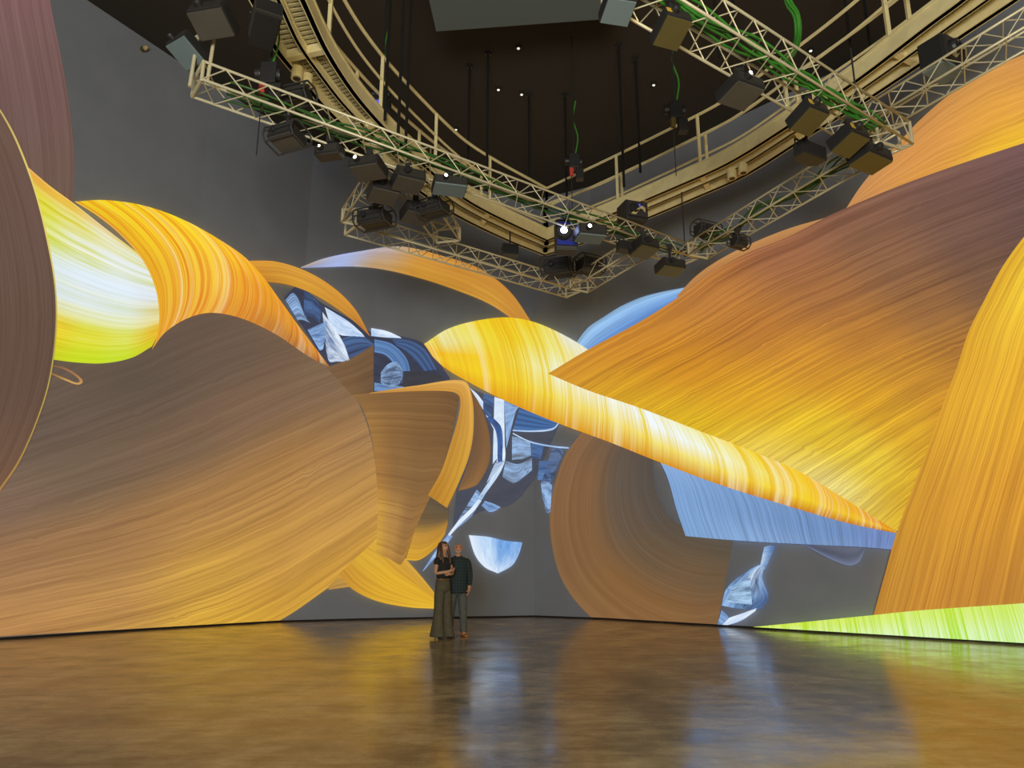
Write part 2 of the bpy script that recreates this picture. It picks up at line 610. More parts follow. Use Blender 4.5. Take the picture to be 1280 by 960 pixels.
gs = [[(222, 140, 40), (226, 160, 40), (230, 190, 80), (220, 190, 60)],
      [(206, 196, 10), (214, 200, 20), (224, 220, 130), (214, 210, 90)],
      [(200, 206, 20), (206, 212, 70), (214, 224, 190), (206, 214, 130)],
      [(206, 220, 190), (212, 226, 230), (218, 230, 236), (210, 220, 220)],
      [(206, 214, 170), (214, 222, 190), (210, 220, 180), (214, 190, 90)],
      [(222, 178, 10), (210, 206, 10), (210, 212, 40), (214, 160, 20)],
      [(190, 200, 0), (190, 214, 10), (186, 214, 10), (200, 190, 10)]]
patch('projected_barrel', [(34, 208), (62, 232), (92, 254), (130, 284), (172, 316)], [(56, 448), (95, 453), (130, 454), (165, 447), (190, 433)],
      gl, gs, 3, 'glow', C=[(34, 208), (52, 270), (62, 320), (66, 400), (56, 448)],
      D=[(172, 316), (188, 335), (197, 362), (200, 395), (196, 420), (190, 433)],
      label='white and yellow barrel-like roll of grain opening beside the left mauve disc')
g3 = [[(240, 206, 20), (236, 190, 20), (232, 180, 30), (232, 170, 40)],
      [(248, 222, 10), (250, 214, 34), (242, 196, 50), (236, 180, 56)],
      [(252, 222, 20), (250, 212, 40), (246, 200, 60), (236, 176, 56)],
      [(252, 206, 40), (250, 200, 40), (236, 166, 36), (220, 150, 46)],
      [(240, 172, 24), (240, 168, 24), (226, 156, 40), (196, 134, 56)],
      [(238, 166, 30), (236, 164, 40), (220, 150, 46), (186, 126, 60)],
      [(230, 156, 40), (222, 150, 46), (206, 140, 56), (170, 118, 66)]]
patch('projected_scroll', [(93, 252), (122, 270), (150, 293), (178, 325), (194, 360), (199, 395), (196, 420), (190, 437)],
      [(404, 448), (412, 459)], g3, [[(min(255, r * 0.93), gg * 0.66, b * 0.4) for r, gg, b in row] for row in g3], 4, 'glow',
      C=[(93, 252), (130, 250), (180, 257), (230, 275), (280, 303), (312, 327), (345, 370), (375, 410), (404, 448)],
      D=[(190, 437), (206, 416), (234, 398), (264, 391), (302, 398), (345, 418), (385, 445), (412, 459)],
      label='bright yellow-orange twisted scroll of grain high on the left wall', cell=5)
patch('projected_disc', [(-60, 60), (-20, 112), (0, 138), (22, 178), (45, 240), (62, 310), (70, 365), (70, 420), (61, 480), (45, 530), (24, 577), (0, 613), (-40, 660)],
      [(-240, 60), (-230, 200), (-220, 340), (-220, 480), (-230, 660)], g, dk(g, 0.76), 5, 'wood',
      label='mauve brown curved disc edge cut off by the left side of the photo')
patch('projected_bright_rim', [(-20, 110), (0, 136), (22, 176), (45, 238), (62, 308), (70.5, 365), (70.5, 420), (61.5, 480), (45, 531), (24, 578), (0, 614)],
      [(-20, 114), (0, 140), (21, 180), (43.5, 241), (60.5, 311), (68.8, 366), (68.6, 420), (60, 479), (44, 529), (22.6, 576), (-1, 611)],
      [[(200, 176, 110), (236, 216, 120), (190, 170, 80), (170, 130, 60)]] * 2, [[(180, 150, 90), (220, 200, 90), (170, 150, 70), (150, 110, 60)]] * 2,
      6, 'wood', label='thin pale yellow rim line along the left disc edge', cell=5)
patch('projected_thin_curl', [(63, 456), (80, 459), (96, 468), (104, 477), (98, 481), (82, 476), (64, 468)], [(63, 458), (79, 461.5), (94, 470), (100, 476.5), (96, 478.5), (83, 473.5), (65, 466)],
      [[(120, 92, 60), (160, 110, 70), (206, 160, 90), (150, 110, 60)]] * 2, [[(110, 82, 56), (140, 96, 60), (180, 130, 70), (130, 96, 56)]] * 2, 4, 'wood',
      label='thin orange loop line below the yellow barrel', cell=3)
g5 = [[(228, 160, 50), (226, 164, 60), (222, 156, 50), (206, 140, 50)], [(206, 140, 40), (226, 166, 50), (214, 150, 50), (178, 110, 40)]]
patch('projected_ribbon', [(305, 326), (345, 327), (385, 340), (420, 362), (445, 388), (463, 421)], [(330, 352), (360, 356), (390, 367), (420, 385), (445, 404), (463, 421)],
      g5, dk(g5, 0.8), 3, 'wood', label='short orange ribbon arching right of the yellow scroll', cell=4)
g6 = [[(196, 170, 140), (176, 190, 236), (190, 176, 180), (222, 160, 70), (212, 150, 60), (208, 146, 56), (204, 144, 56)],
      [(150, 160, 200), (180, 196, 246), (206, 170, 120), (216, 160, 60), (212, 154, 56), (216, 160, 60), (206, 140, 50)]]
patch('projected_arched_ribbon', [(376, 334), (405, 323), (450, 314), (500, 308), (550, 319), (600, 336), (637, 364), (668, 408)],
      [(376, 335), (405, 334), (440, 333), (475, 336), (519, 346), (566, 361), (612, 380), (648, 404)], g6, dk(g6, 0.82), 1, 'wood',
      label='long orange ribbon with a pale blue end arching below the small truss', cell=5)

# ---- blue metal building picture: facets are its parts
mt = thing('projected_metal_facade', hitwall(430, 430, 0.02)[0], 'dark blue and white curved metal facade between the scroll and the yellow roll', 'projection')
mt2 = thing('projected_metal_tower', hitwall(630, 560, 0.02)[0], 'blue white metal tower picture beside the room corner behind the couple', 'projection')
def facet(root, A, B, c1, c2, layer, mtl='metal', name='metal_panel', C=None, D=None):
    loc = root.location.copy()
    g1 = c1 if isinstance(c1[0], list) else [[c1, c1], [c1, c1]]
    g2 = c2 if isinstance(c2[0], list) else [[c2, c2], [c2, c2]]
    o = patch(name, A, B, g1, g2, layer, mtl, C=C, D=D, cell=4)
    for v in o.data.vertices:
        v.co -= loc
    o.parent = root
    return o
DB, MBL, LB, WH = (34, 44, 74), (70, 104, 156), (150, 186, 232), (224, 236, 250)
# left facade
facet(mt, [(356, 372), (372, 358), (404, 380), (440, 400), (466, 416), (500, 420), (530, 430), (562, 472)], [(408, 456), (430, 470), (466, 492), (475, 490), (500, 489), (520, 487), (545, 482), (562, 476)], (52, 58, 80), (38, 44, 66), 1)
facet(mt, [(357, 375), (366, 366), (374, 376), (380, 396)], [(372, 400), (378, 400), (384, 402), (388, 404)], LB, DB, 2, 'ribbed')
facet(mt, [(380, 362), (392, 372), (402, 384)], [(380, 396), (390, 396), (400, 404)], MBL, DB, 2)
facet(mt, [(406, 384), (420, 392), (436, 402), (452, 416)], [(412, 404), (424, 418), (436, 420), (456, 421)], WH, LB, 2)
facet(mt, [(403, 390), (418, 410), (430, 430), (437, 450)], [(408, 440), (412, 452), (420, 452), (430, 452)], WH, MBL, 3, 'metal')
facet(mt, [(384, 412), (398, 406), (410, 400)], [(396, 432), (400, 438), (404, 436)], LB, MBL, 3)
facet(mt, [(426, 424), (440, 420), (456, 422), (467, 430)], [(436, 448), (446, 444), (458, 438), (467, 434)], MBL, DB, 2, 'ribbed')
facet(mt, [(464, 410), (484, 414), (500, 421)], [(464, 420), (484, 422), (502, 423)], WH, LB, 2)
facet(mt, [(468, 424), (490, 430), (508, 448), (514, 470)], [(468, 440), (482, 444), (494, 458), (498, 472)], (96, 140, 196), (50, 76, 120), 2, 'ribbed')
facet(mt, [(490, 424), (512, 426), (530, 436), (546, 462)], [(496, 432), (508, 440), (524, 456), (530, 464)], MBL, (30, 44, 80), 3, 'grid')
facet(mt, [(476, 466), (484, 456), (496, 452), (503, 462)], [(476, 478), (484, 484), (494, 484), (503, 478)], LB, DB, 3)
facet(mt, [(468, 478), (490, 482), (520, 484)], [(468, 489), (492, 488), (520, 486)], (130, 170, 220), MBL, 2)
facet(mt, [(504, 464), (525, 464), (548, 468)], [(504, 484), (526, 482), (558, 476)], (54, 56, 66), (44, 46, 58), 3)
# tower by the corner
facet(mt2, [(583, 484), (610, 494), (650, 506), (700, 528)], [(566, 660), (600, 640), (640, 630), (668, 600)], (66, 70, 84), (58, 64, 80), 0)
facet(mt2, [(586, 484), (596, 492), (604, 502)], [(604, 512), (607, 516), (610, 520)], WH, LB, 1)
facet(mt2, [(604, 492), (612, 494), (618, 498)], [(604, 514), (609, 520), (614, 524)], MBL, DB, 2)
facet(mt2, [(618, 496), (630, 500)], [(616, 580), (631, 560)], WH, (190, 214, 240), 2)
facet(mt2, [(607, 518), (620, 545), (619, 585), (598, 622)], [(611, 522), (628, 545), (630, 580), (602, 624)], (232, 242, 252), LB, 3)
facet(mt2, [(608, 522), (620, 540), (622, 578)], [(614, 520), (627, 535), (628, 577)], (64, 110, 180), (30, 44, 90), 4)
facet(mt2, [(630, 500), (640, 504), (650, 508)], [(633, 560), (638, 540), (645, 512)], LB, MBL, 2)
facet(mt2, [(650, 508), (672, 516), (698, 528)], [(641, 538), (668, 539), (690, 536)], (70, 120, 180), (34, 62, 110), 3, 'grid')
facet(mt2, [(641, 537), (668, 538), (691, 535), (698, 528)], [(641, 539), (668, 540), (692, 537), (700, 528)], LB, WH, 4)
facet(mt2, [(641, 541), (662, 551), (690, 557), (711, 559)], [(641, 542.5), (662, 553), (690, 559), (711, 561)], LB, WH, 4)
facet(mt2, [(640, 545), (652, 548), (663, 552)], [(640, 575), (652, 574), (664, 570)], LB, (80, 84, 90), 2)
facet(mt2, [(664, 552), (680, 556)], [(664, 572), (676, 574)], MBL, DB, 2)
facet(mt2, [(632, 576), (648, 580), (665, 572)], [(628, 596), (642, 604), (665, 588)], LB, (84, 90, 104), 3)
facet(mt2, [(674, 576), (690, 576)], [(672, 600), (688, 600)], (88, 126, 178), (56, 84, 130), 2)
facet(mt2, [(619, 578), (631, 576)], [(608, 604), (620, 590)], (200, 220, 244), MBL, 5, 'ribbed')
facet(mt2, [(596, 612), (604, 618), (610, 612)], [(564, 664), (575, 658), (590, 645)], LB, (70, 84, 110), 3)
facet(mt2, [(598, 624), (590, 634), (574, 650), (560, 668)], [(602, 626), (593, 638), (577, 654), (562, 670)], WH, LB, 4)
facet(mt2, [(606, 626), (618, 630), (626, 634)], [(602, 632), (612, 640), (620, 638)], LB, MBL, 3)
facet(mt2, [(690, 560), (701, 558), (704, 566)], [(676, 606), (684, 610), (690, 600)], (88, 110, 150), DB, 2)
facet(mt2, [(676, 604), (684, 602), (690, 606)], [(678, 622), (684, 642), (688, 640)], LB, DB, 3)
patch('projected_metal_bowl', [(586, 669), (594, 694), (606, 709), (622, 716.5)], [(653, 678), (648, 694), (640, 707), (622, 717)], [[WH, WH], [(200, 226, 250), WH], [(130, 180, 236), WH], [(150, 190, 236), WH]],
      [[WH, WH], [LB, LB], [(90, 146, 216), LB], [(100, 150, 216), LB]], 2, 'metal', C=[(586, 669), (610, 671), (632, 676), (653, 678)], label='pale blue metal bowl shape on the wall right of the standing man', cell=4)
patch('projected_light_sliver', [(560, 668), (548, 684), (528, 714)], [(566, 670), (554, 686), (529, 714)], [[LB, WH, LB]] * 2, [[MBL, LB, MBL]] * 2, 3, 'metal',
      label='thin pale blue sliver of light behind the woman', cell=4)

# ---- centre brown sheets
g = [[(124, 94, 66), (120, 90, 60)], [(130, 96, 62), (112, 84, 58)]]
patch('projected_brown_flap', [(408, 459), (440, 447), (467, 431)], [(440, 494), (455, 492), (467, 490)], g, dk(g, 0.75), 3, 'wood',
      label='small brown flap with a straight right edge beside the metal facade', cell=4)
g = [[(150, 112, 64), (140, 102, 60), (134, 98, 56), (120, 86, 52)], [(168, 124, 62), (146, 106, 58), (132, 96, 54), (128, 92, 52)], [(176, 126, 62), (150, 110, 62), (140, 104, 60), (140, 102, 58)],
     [(216, 166, 70), (192, 146, 76), (160, 118, 66), (160, 116, 60)], [(222, 176, 60), (200, 150, 70), (176, 130, 60), (190, 140, 50)]]
patch('projected_folded_sheet', [(441, 493), (475, 490), (518, 489), (562, 490), (574, 495)], [(470, 692), (485, 698), (500, 706), (504, 702), (508, 694)], g, dk(g, 0.74), 4, 'wood',
      C=[(441, 493), (454, 513), (464, 545), (470, 590), (472, 640), (470, 692)], D=[(574, 495), (566, 536), (556, 575), (541, 614), (522, 655), (508, 694)],
      label='brown folded sheet tapering downward in the middle of the left wall', cell=5)
g = [[(206, 156, 76), (224, 170, 80), (232, 180, 90), (222, 170, 70), (214, 164, 56), (206, 150, 44)], [(190, 140, 70), (214, 156, 70), (222, 166, 70), (206, 152, 56), (206, 154, 50), (196, 140, 40)]]
patch('projected_gold_ribbon', [(462, 491), (520, 482), (580, 476), (590, 497), (592, 535), (587, 568), (575, 600), (559, 635)],
      [(462, 492), (518, 489), (566, 490), (575, 497), (573, 520), (563, 555), (551, 590), (535, 619)], g, dk(g, 0.82), 5, 'wood',
      label='gold ribbon bordering the right side of the folded brown sheet', cell=4)
g = [[(120, 88, 60), (116, 86, 60), (122, 90, 60)], [(130, 94, 60), (136, 98, 58), (150, 106, 56)]]
patch('projected_brown_lobe', [(586, 486), (592, 510), (592, 540), (586, 575), (573, 612)], [(588, 486), (601, 508), (611, 540), (612, 575), (598, 604), (584, 611), (573, 613)],
      g, dk(g, 0.8), 4, 'wood', label='rounded brown lobe right of the gold ribbon', cell=4)
g = [[(96, 84, 66), (90, 80, 66)], [(110, 90, 60), (104, 86, 60)], [(206, 156, 56), (190, 140, 50)], [(226, 176, 46), (214, 160, 40)]]
patch('projected_lower_lobe', [(534, 621), (545, 622), (561, 634)], [(507, 700), (524, 700), (545, 684), (556, 668)], g, dk(g, 0.82), 3, 'wood',
      C=[(534, 621), (522, 652), (507, 700)], D=[(561, 634), (560, 652), (556, 668)], label='dark to gold lobe above the woman’s head', cell=4)
g = [[(226, 180, 66), (214, 164, 60), (216, 166, 50)], [(224, 178, 50), (232, 184, 40), (232, 184, 40)], [(206, 150, 46), (226, 176, 40), (240, 196, 50)]]
patch('projected_gold_petal', [(472, 672), (490, 680), (505, 696), (528, 722), (548, 747)], [(424, 717), (440, 736), (470, 751), (510, 759), (548, 761)], g, dk(g, 0.82), 3, 'wood',
      label='bright gold petal near the floor left of the woman', cell=4)
patch('projected_petal_tip', [(410, 733), (424, 722), (440, 722)], [(411, 737), (426, 735), (441, 733)], [[(196, 150, 70), (206, 160, 70)]] * 2, [[(160, 120, 56), (170, 126, 56)]] * 2, 2, 'wood',
      label='tiny tan tip peeking out left of the gold petal', cell=3)

# ---- right wall
g = [[(160, 204, 246), (156, 200, 242), (164, 206, 246)], [(104, 154, 220), (92, 144, 220), (100, 150, 228)]]
patch('projected_blue_arc', [(718, 432), (735, 410), (755, 396), (780, 381), (810, 369), (862, 358)], [(735, 445), (760, 432), (790, 415), (820, 396), (845, 380), (870, 360)],
      g, dk(g, 0.62), 1, 'ribbed', label='blue ribbed arc behind the upper left edge of the big right sheet', cell=4)
g = [[(206, 150, 96), (214, 152, 84), (222, 160, 80), (214, 150, 90)], [(214, 152, 90), (226, 158, 80), (236, 170, 66), (226, 160, 80)], [(200, 140, 90), (232, 164, 70), (246, 196, 40), (250, 206, 30)]]
g = [r + r[-1:] for r in g]
patch('projected_upper_sheet', [(1058, 260), (1075, 234), (1098, 206), (1120, 182), (1150, 150), (1190, 116), (1240, 86), (1340, 45), (1480, 10)],
      [(1058, 262), (1120, 238), (1200, 210), (1340, 165), (1480, 125)], g, dk(g, 0.8), 1, 'sheet', label='light orange sheet at the top right edge above the mauve sheet')
g = [[(200, 150, 96), (200, 148, 92), (190, 136, 80)], [(176, 124, 76), (186, 132, 80), (180, 124, 70)]]
patch('projected_thin_crescent', [(1036, 271), (985, 286), (940, 304), (900, 324), (870, 345), (846, 370)], [(1036, 275), (985, 300), (940, 318), (900, 338), (875, 356), (846, 372)],
      g, dk(g, 0.85), 2, 'wood', label='thin pale orange crescent along the top left of the big sheet', cell=4)
g = [[(224, 236, 150), (150, 160, 170), (110, 120, 130)], [(226, 236, 240), (226, 230, 120), (214, 180, 20)], [(232, 214, 20), (240, 200, 20), (236, 170, 10)]]
def roll_cols():
    st = [(0, (236, 214, 60), (236, 200, 40), (240, 190, 20)), (.05, (232, 238, 200), (230, 238, 224), (240, 204, 40)), (.10, (240, 212, 30), (236, 222, 70), (242, 200, 20)),
          (.16, (240, 206, 20), (238, 210, 20), (238, 226, 110)), (.22, (238, 214, 30), (234, 228, 110), (238, 244, 220)), (.28, (230, 240, 250), (238, 234, 160), (240, 248, 255)),
          (.34, (232, 242, 252), (238, 246, 250), (240, 248, 255)), (.42, (240, 222, 70), (238, 246, 252), (240, 248, 255)), (.50, (240, 216, 50), (240, 246, 220), (240, 248, 255)),
          (.58, (242, 222, 70), (240, 238, 170), (240, 246, 230)), (.68, (242, 212, 50), (242, 220, 70), (242, 226, 120)), (.80, (242, 200, 30), (242, 196, 30), (242, 200, 40)), (1.0, (234, 164, 24), (228, 154, 20), (228, 152, 16))]
    out = []
    for k in range(26):
        x = k / 25
        i = max(j for j in range(len(st) - 1) if st[j][0] <= x)
        f = (x - st[i][0]) / (st[i + 1][0] - st[i][0])
        t, m_, l = [tuple(a_ * (1 - f) + b_ * f for a_, b_ in zip(st[i][q], st[i + 1][q])) for q in (1, 2, 3)]
        l2 = tuple(a_ * 0.35 + b_ * 0.65 for a_, b_ in zip(l, (242, 208, 16)))
        bt = (232 - 40 * x, 174 - 62 * x, 12)
        out.append([t, m_, l, l, l2, bt])
    return out
gr = roll_cols()
gsr = [[(min(255, r * 0.97), gg * 0.86, b * 0.18) for r, gg, b in row] for row in gr]
patch('projected_roll', [(530, 430), (533, 434), (537, 440), (541, 446)], [(1116, 661), (1118, 663), (1120, 664), (1122, 666)], gr, gsr, 6, 'roll',
      C=[(530, 430), (560, 411), (600, 400), (640, 397), (680, 407), (735, 437), (800, 490), (870, 530), (930, 558), (1000, 588), (1060, 624), (1116, 661)],
      D=[(541, 446), (556, 460), (590, 480), (640, 505), (700, 530), (760, 552), (830, 580), (900, 606), (1000, 637), (1060, 654), (1122, 667)],
      label='long yellow and white rolled edge running down across the corner to the right', cell=5, warp=0.86, bow=(10, 0))
g = [[(234, 166, 44), (226, 152, 46), (210, 140, 64), (172, 112, 76), (146, 102, 80), (130, 92, 80), (124, 88, 86), (124, 88, 90)],
     [(240, 186, 30), (232, 160, 30), (210, 138, 50), (180, 118, 62), (150, 104, 70), (124, 88, 74), (112, 80, 76), (110, 80, 80)],
     [(246, 204, 26), (242, 182, 30), (226, 158, 40), (200, 134, 48), (164, 112, 60), (130, 92, 66), (108, 80, 72), (102, 76, 76)],
     [(255, 226, 90), (248, 210, 40), (236, 176, 30), (218, 154, 40), (190, 130, 48), (150, 106, 58), (118, 86, 66), (104, 78, 70)],
     [(255, 240, 140), (252, 220, 60), (240, 186, 34), (226, 162, 34), (204, 144, 40), (172, 120, 50), (138, 98, 58), (112, 84, 64)],
     [(250, 210, 50), (246, 196, 34), (238, 180, 30), (230, 166, 32), (214, 150, 36), (186, 130, 44), (154, 108, 52), (124, 92, 60)]]
g = [r + r[-1:] for r in g]
patch('projected_giant_sheet', [(685, 467), (735, 437), (800, 402), (850, 370), (885, 344), (930, 318), (985, 296), (1040, 268), (1120, 234), (1200, 205), (1340, 160), (1470, 122)],
      [(1120, 664), (1180, 610), (1250, 560), (1470, 470)], g, [[(r * 0.68, gg * 0.60, b * 0.58) for r, gg, b in row] for row in g], 7, 'sheet',
      C=[(685, 467), (735, 488), (800, 510), (870, 537), (930, 560), (1000, 590), (1060, 626), (1120, 664)],
      label='giant orange to mauve wood-grain sheet filling the right wall', cell=7, decay=4)
g = [[(246, 200, 50), (250, 200, 40), (244, 186, 40), (222, 162, 40), (206, 146, 46)], [(255, 226, 50), (255, 216, 50), (246, 190, 44), (230, 166, 44), (214, 150, 46)],
     [(255, 220, 40), (255, 210, 40), (246, 186, 40), (230, 164, 40), (210, 146, 46)], [(250, 206, 40), (250, 200, 40), (240, 180, 40), (226, 160, 44), (206, 144, 46)]]
g = g + [g[-1]] * 3
patch('projected_right_petal', [(1345, 222), (1310, 262), (1280, 296), (1254, 332), (1230, 376), (1211, 414), (1196, 460), (1180, 502), (1161, 556), (1141, 610), (1121, 665), (1106, 718), (1091, 772)],
      [(1520, 222), (1510, 380), (1500, 500), (1490, 620), (1480, 738)], g, [[(r * 0.76, gg * 0.67, b * 0.6) for r, gg, b in row] for row in g], 8, 'wood',
      label='tall golden curved petal of grain at the right edge', cell=7)
g = [[(214, 238, 90), (214, 238, 120), (216, 240, 150)], [(222, 242, 190), (222, 244, 190), (226, 248, 220)], [(226, 248, 220), (220, 248, 220), (226, 250, 236)]]
gs = [[(180, 220, 20), (180, 220, 10), (190, 226, 20)], [(180, 222, 30), (170, 226, 20), (186, 226, 40)], [(190, 226, 60), (180, 230, 60), (196, 234, 120)]]
patch('projected_green_strip', [(938, 784), (942, 788)], [(1480, 738), (1520, 850)], [[a for a in r] for r in zip(*g)], [[a for a in r] for r in zip(*gs)], 9, 'glow',
      C=[(938, 784), (1000, 778), (1090, 769), (1150, 763), (1280, 754), (1340, 749), (1480, 738)], D=[(942, 788), (1010, 810), (1100, 824), (1300, 838), (1520, 850)],
      label='lime green and white strip along the foot of the right wall', cell=6)
g = [[(138, 102, 68), (134, 98, 64), (130, 96, 60), (138, 102, 62), (142, 104, 62), (132, 98, 60)], [(116, 92, 70), (132, 96, 62), (130, 96, 60), (136, 98, 56), (136, 98, 56), (128, 94, 58)],
     [(92, 80, 72), (96, 84, 74), (100, 84, 70), (106, 86, 64), (112, 88, 62), (106, 86, 62)], [(80, 74, 70), (82, 76, 72), (84, 76, 70), (86, 76, 66), (88, 78, 66), (86, 78, 68)]]
patch('projected_round_sheet', [(731, 536), (706, 570), (690, 620), (688, 668), (702, 724), (735, 768), (790, 806), (850, 822), (891, 812)],
      [(816, 560), (816, 590), (822, 622), (838, 648), (862, 662), (880, 668), (895, 671), (905, 673), (916, 676)], g, dk(g, 0.84), 2, 'wood',
      label='round brown ringed sheet low on the right wall beside the corner', cell=6)
g = [[(150, 190, 242), (134, 176, 230), (134, 176, 226)], [(126, 168, 222), (124, 164, 216), (140, 178, 228)], [(120, 156, 206), (114, 152, 206), (122, 156, 206)], [(120, 146, 200), (116, 144, 206), (122, 148, 206)]]
patch('projected_blue_sheet', [(818, 564), (834, 596), (846, 638), (857, 670)], [(1121, 664), (1118, 676), (1115, 687)], g, dk(g, 0.76), 4, 'ribbed',
      C=[(818, 564), (870, 588), (930, 610), (1000, 632), (1060, 650), (1121, 664)], D=[(857, 670), (900, 674), (960, 678), (1020, 681), (1080, 684), (1115, 687)],
      label='pale blue ribbed sheet hanging below the yellow roll', cell=5)
g = [[(110, 124, 160), (120, 130, 160)], [(88, 92, 110), (100, 104, 124)]]
patch('projected_small_shell', [(1004, 681), (1040, 700), (1062, 707), (1074, 702), (1081, 686)], [(1012, 681), (1036, 682), (1054, 683), (1066, 684), (1079, 685)], g, dk(g, 0.55), 3, 'grid',
      label='small grey striped shell below the blue ribbed sheet', cell=3)
cr = thing('projected_crystal', hitwall(930, 735, 0.03)[0], 'icy blue faceted crystal shape near the floor of the right wall', 'projection')
facet(cr, [(955, 684), (962, 682), (970, 681)], [(950, 708), (953, 712), (956, 712)], [[LB, MBL], [WH, LB]], [[MBL, DB], [LB, MBL]], 3, name='crystal_stem')
facet(cr, [(948, 706), (930, 716), (908, 736), (902, 757)], [(955, 708), (953, 722), (960, 748), (950, 762)], [[(120, 166, 216), LB], [WH, (120, 166, 216)], [LB, MBL]], [[DB, MBL], [MBL, DB], [DB, (30, 50, 90)]], 3, 'metal', name='crystal_body', D=[(902, 757), (925, 761), (950, 762)])
facet(cr, [(916, 734), (926, 728), (938, 722)], [(908, 752), (922, 754), (940, 756)], (170, 206, 240), (36, 60, 104), 4, name='crystal_body')
facet(cr, [(946, 760), (930, 766), (912, 772)], [(944, 764), (926, 776), (900, 784)], WH, LB, 4, name='crystal_edge')
facet(cr, [(902, 762), (908, 768), (914, 776)], [(896, 784), (898, 786), (906, 786)], LB, MBL, 3, name='crystal_foot')

# ------------------------------------------------------------------ catwalk
ZC = 8.21
OLp = [(280, -60), (318, 5), (345, 61), (380, 104), (412, 141), (480, 205), (560, 263), (627, 297), (681, 319)]
ILp = [(350, -60), (378, 0), (408, 64), (440, 114), (470, 150), (500, 180), (570, 241), (607, 264), (684, 301)]
ORp = [(681, 319), (750, 297), (816, 270), (870, 247), (930, 220), (1010, 170), (1094, 118), (1204, 44), (1270, 0), (1340, -48)]
IRp = [(684, 301), (760, 270), (845, 234), (911, 204), (990, 155), (1071, 101), (1163, 31), (1205, 0), (1280, -60)]
def plan(px, n):
    return crv([atz(x, y, ZC) for x, y in px], n)
cw = thing('catwalk', atz(681, 319, ZC), 'cream steel ring catwalk with railings high under the dark ceiling', 'catwalk')
def rel(mb, root):
    l = root.location
    mb.v = [(x - l.x, y - l.y, z - l.z) for x, y, z in mb.v]
    return mb
def beam(path, w, h, dz=0.0):
    """I-section-like fascia: web plus two flanges, swept along the path"""
    mb = MB()
    k = len(path)
    for sec in ((w * 0.66, h, h / 2), (w, 0.03, 0.015), (w, 0.03, h - 0.015)):
        rows = []
        for i, p in enumerate(path):
            d = (path[min(i + 1, k - 1)] - path[max(i - 1, 0)])
            n = Vector((-d.y, d.x, 0)).normalized()
            z = p.z + dz + sec[2]
            a, b = p + n * sec[0] / 2, p - n * sec[0] / 2
            rows.append([(a.x, a.y, z - sec[1] / 2), (b.x, b.y, z - sec[1] / 2), (b.x, b.y, z + sec[1] / 2), (a.x, a.y, z + sec[1] / 2)])
        mb.rings(rows)
    return mb
for OP, IP in ((OLp, ILp), (ORp, IRp)):
    N = 90
    o_, i_ = plan(OP, N), plan(IP, N)
    rel(beam(o_, 0.10, 0.22), cw).build('outer_beam', M['steel'], cw)
    rel(beam(i_, 0.10, 0.28), cw).build('inner_beam', M['steel'], cw)
    mid = [a.lerp(b, 0.5) for a, b in zip(o_, i_)]
    rel(beam(mid, 0.07, 0.14, 0.02), cw).build('stringer', M['steel'], cw)
    # grating bars
    gb = MB()
    nb = int(clen(i_) / 0.085)
    fo, fi = plan(OP, nb), plan(IP, nb)
    for a, b in zip(fo, fi):
        d = (b - a).normalized()
        n = Vector((-d.y, d.x, 0)) * 0.021
        z0, z1 = Vector((0, 0, 0.17)), Vector((0, 0, 0.20))
        gb.quad_box([a - n + z0, b - n + z0, b + n + z0, a + n + z0, a - n + z1, b - n + z1, b + n + z1, a + n + z1])
    rel(gb, cw).build('grating', M['grating'], cw)
    # cross beams
    nx = int(clen(i_) / 1.45)
    xo, xi = plan(OP, nx), plan(IP, nx)
    for a, b in zip(xo, xi):
        c = MB()
        n = (b - a).normalized()
        n = Vector((-n.y, n.x, 0)) * 0.05
        z0, z1 = Vector((0, 0, 0.03)), Vector((0, 0, 0.165))
        c.quad_box([a - n + z0, b - n + z0, b + n + z0, a + n + z0, a - n + z1, b - n + z1, b + n + z1, a + n + z1])
        rel(c, cw).build('cross_beam', M['steel'], cw)
    for pth, sp in ((IP, 1.45), (OP, 1.6)):
        q = plan(pth, N)
        rl = MB()
        for hgt, r in ((1.28, 0.030), (0.82, 0.024)):
            rl.tube([p + Vector((0, 0, hgt)) for p in q], r, 6)
        rel(rl, cw).build('rail', M['steel'], cw)
        for p in plan(pth, int(clen(q) / sp)):
            pm = MB()
            pm.box((p.x, p.y, p.z + 0.78), (0.055, 0.055, 1.0))
            rel(pm, cw).build('post', M['steel'], cw)
# pairs of round pipe sockets under the outer side
for x, y in ((371, 97), (383, 106), (915, 222), (929, 215)):
    p = atz(x, y, ZC - 0.12)
    b = MB()
    b.tube([p + Vector((0, 0, -0.02)), p + Vector((0, 0, 0.16))], 0.085, 14)
    so = rel(b, cw).build('pipe_socket', M['steel'], cw)
    b = MB()
    b.tube([p + Vector((0, 0, -0.024)), p + Vector((0, 0, 0.0))], 0.055, 12)
    rel(b, cw).build('socket_hole', M['matte'], so)

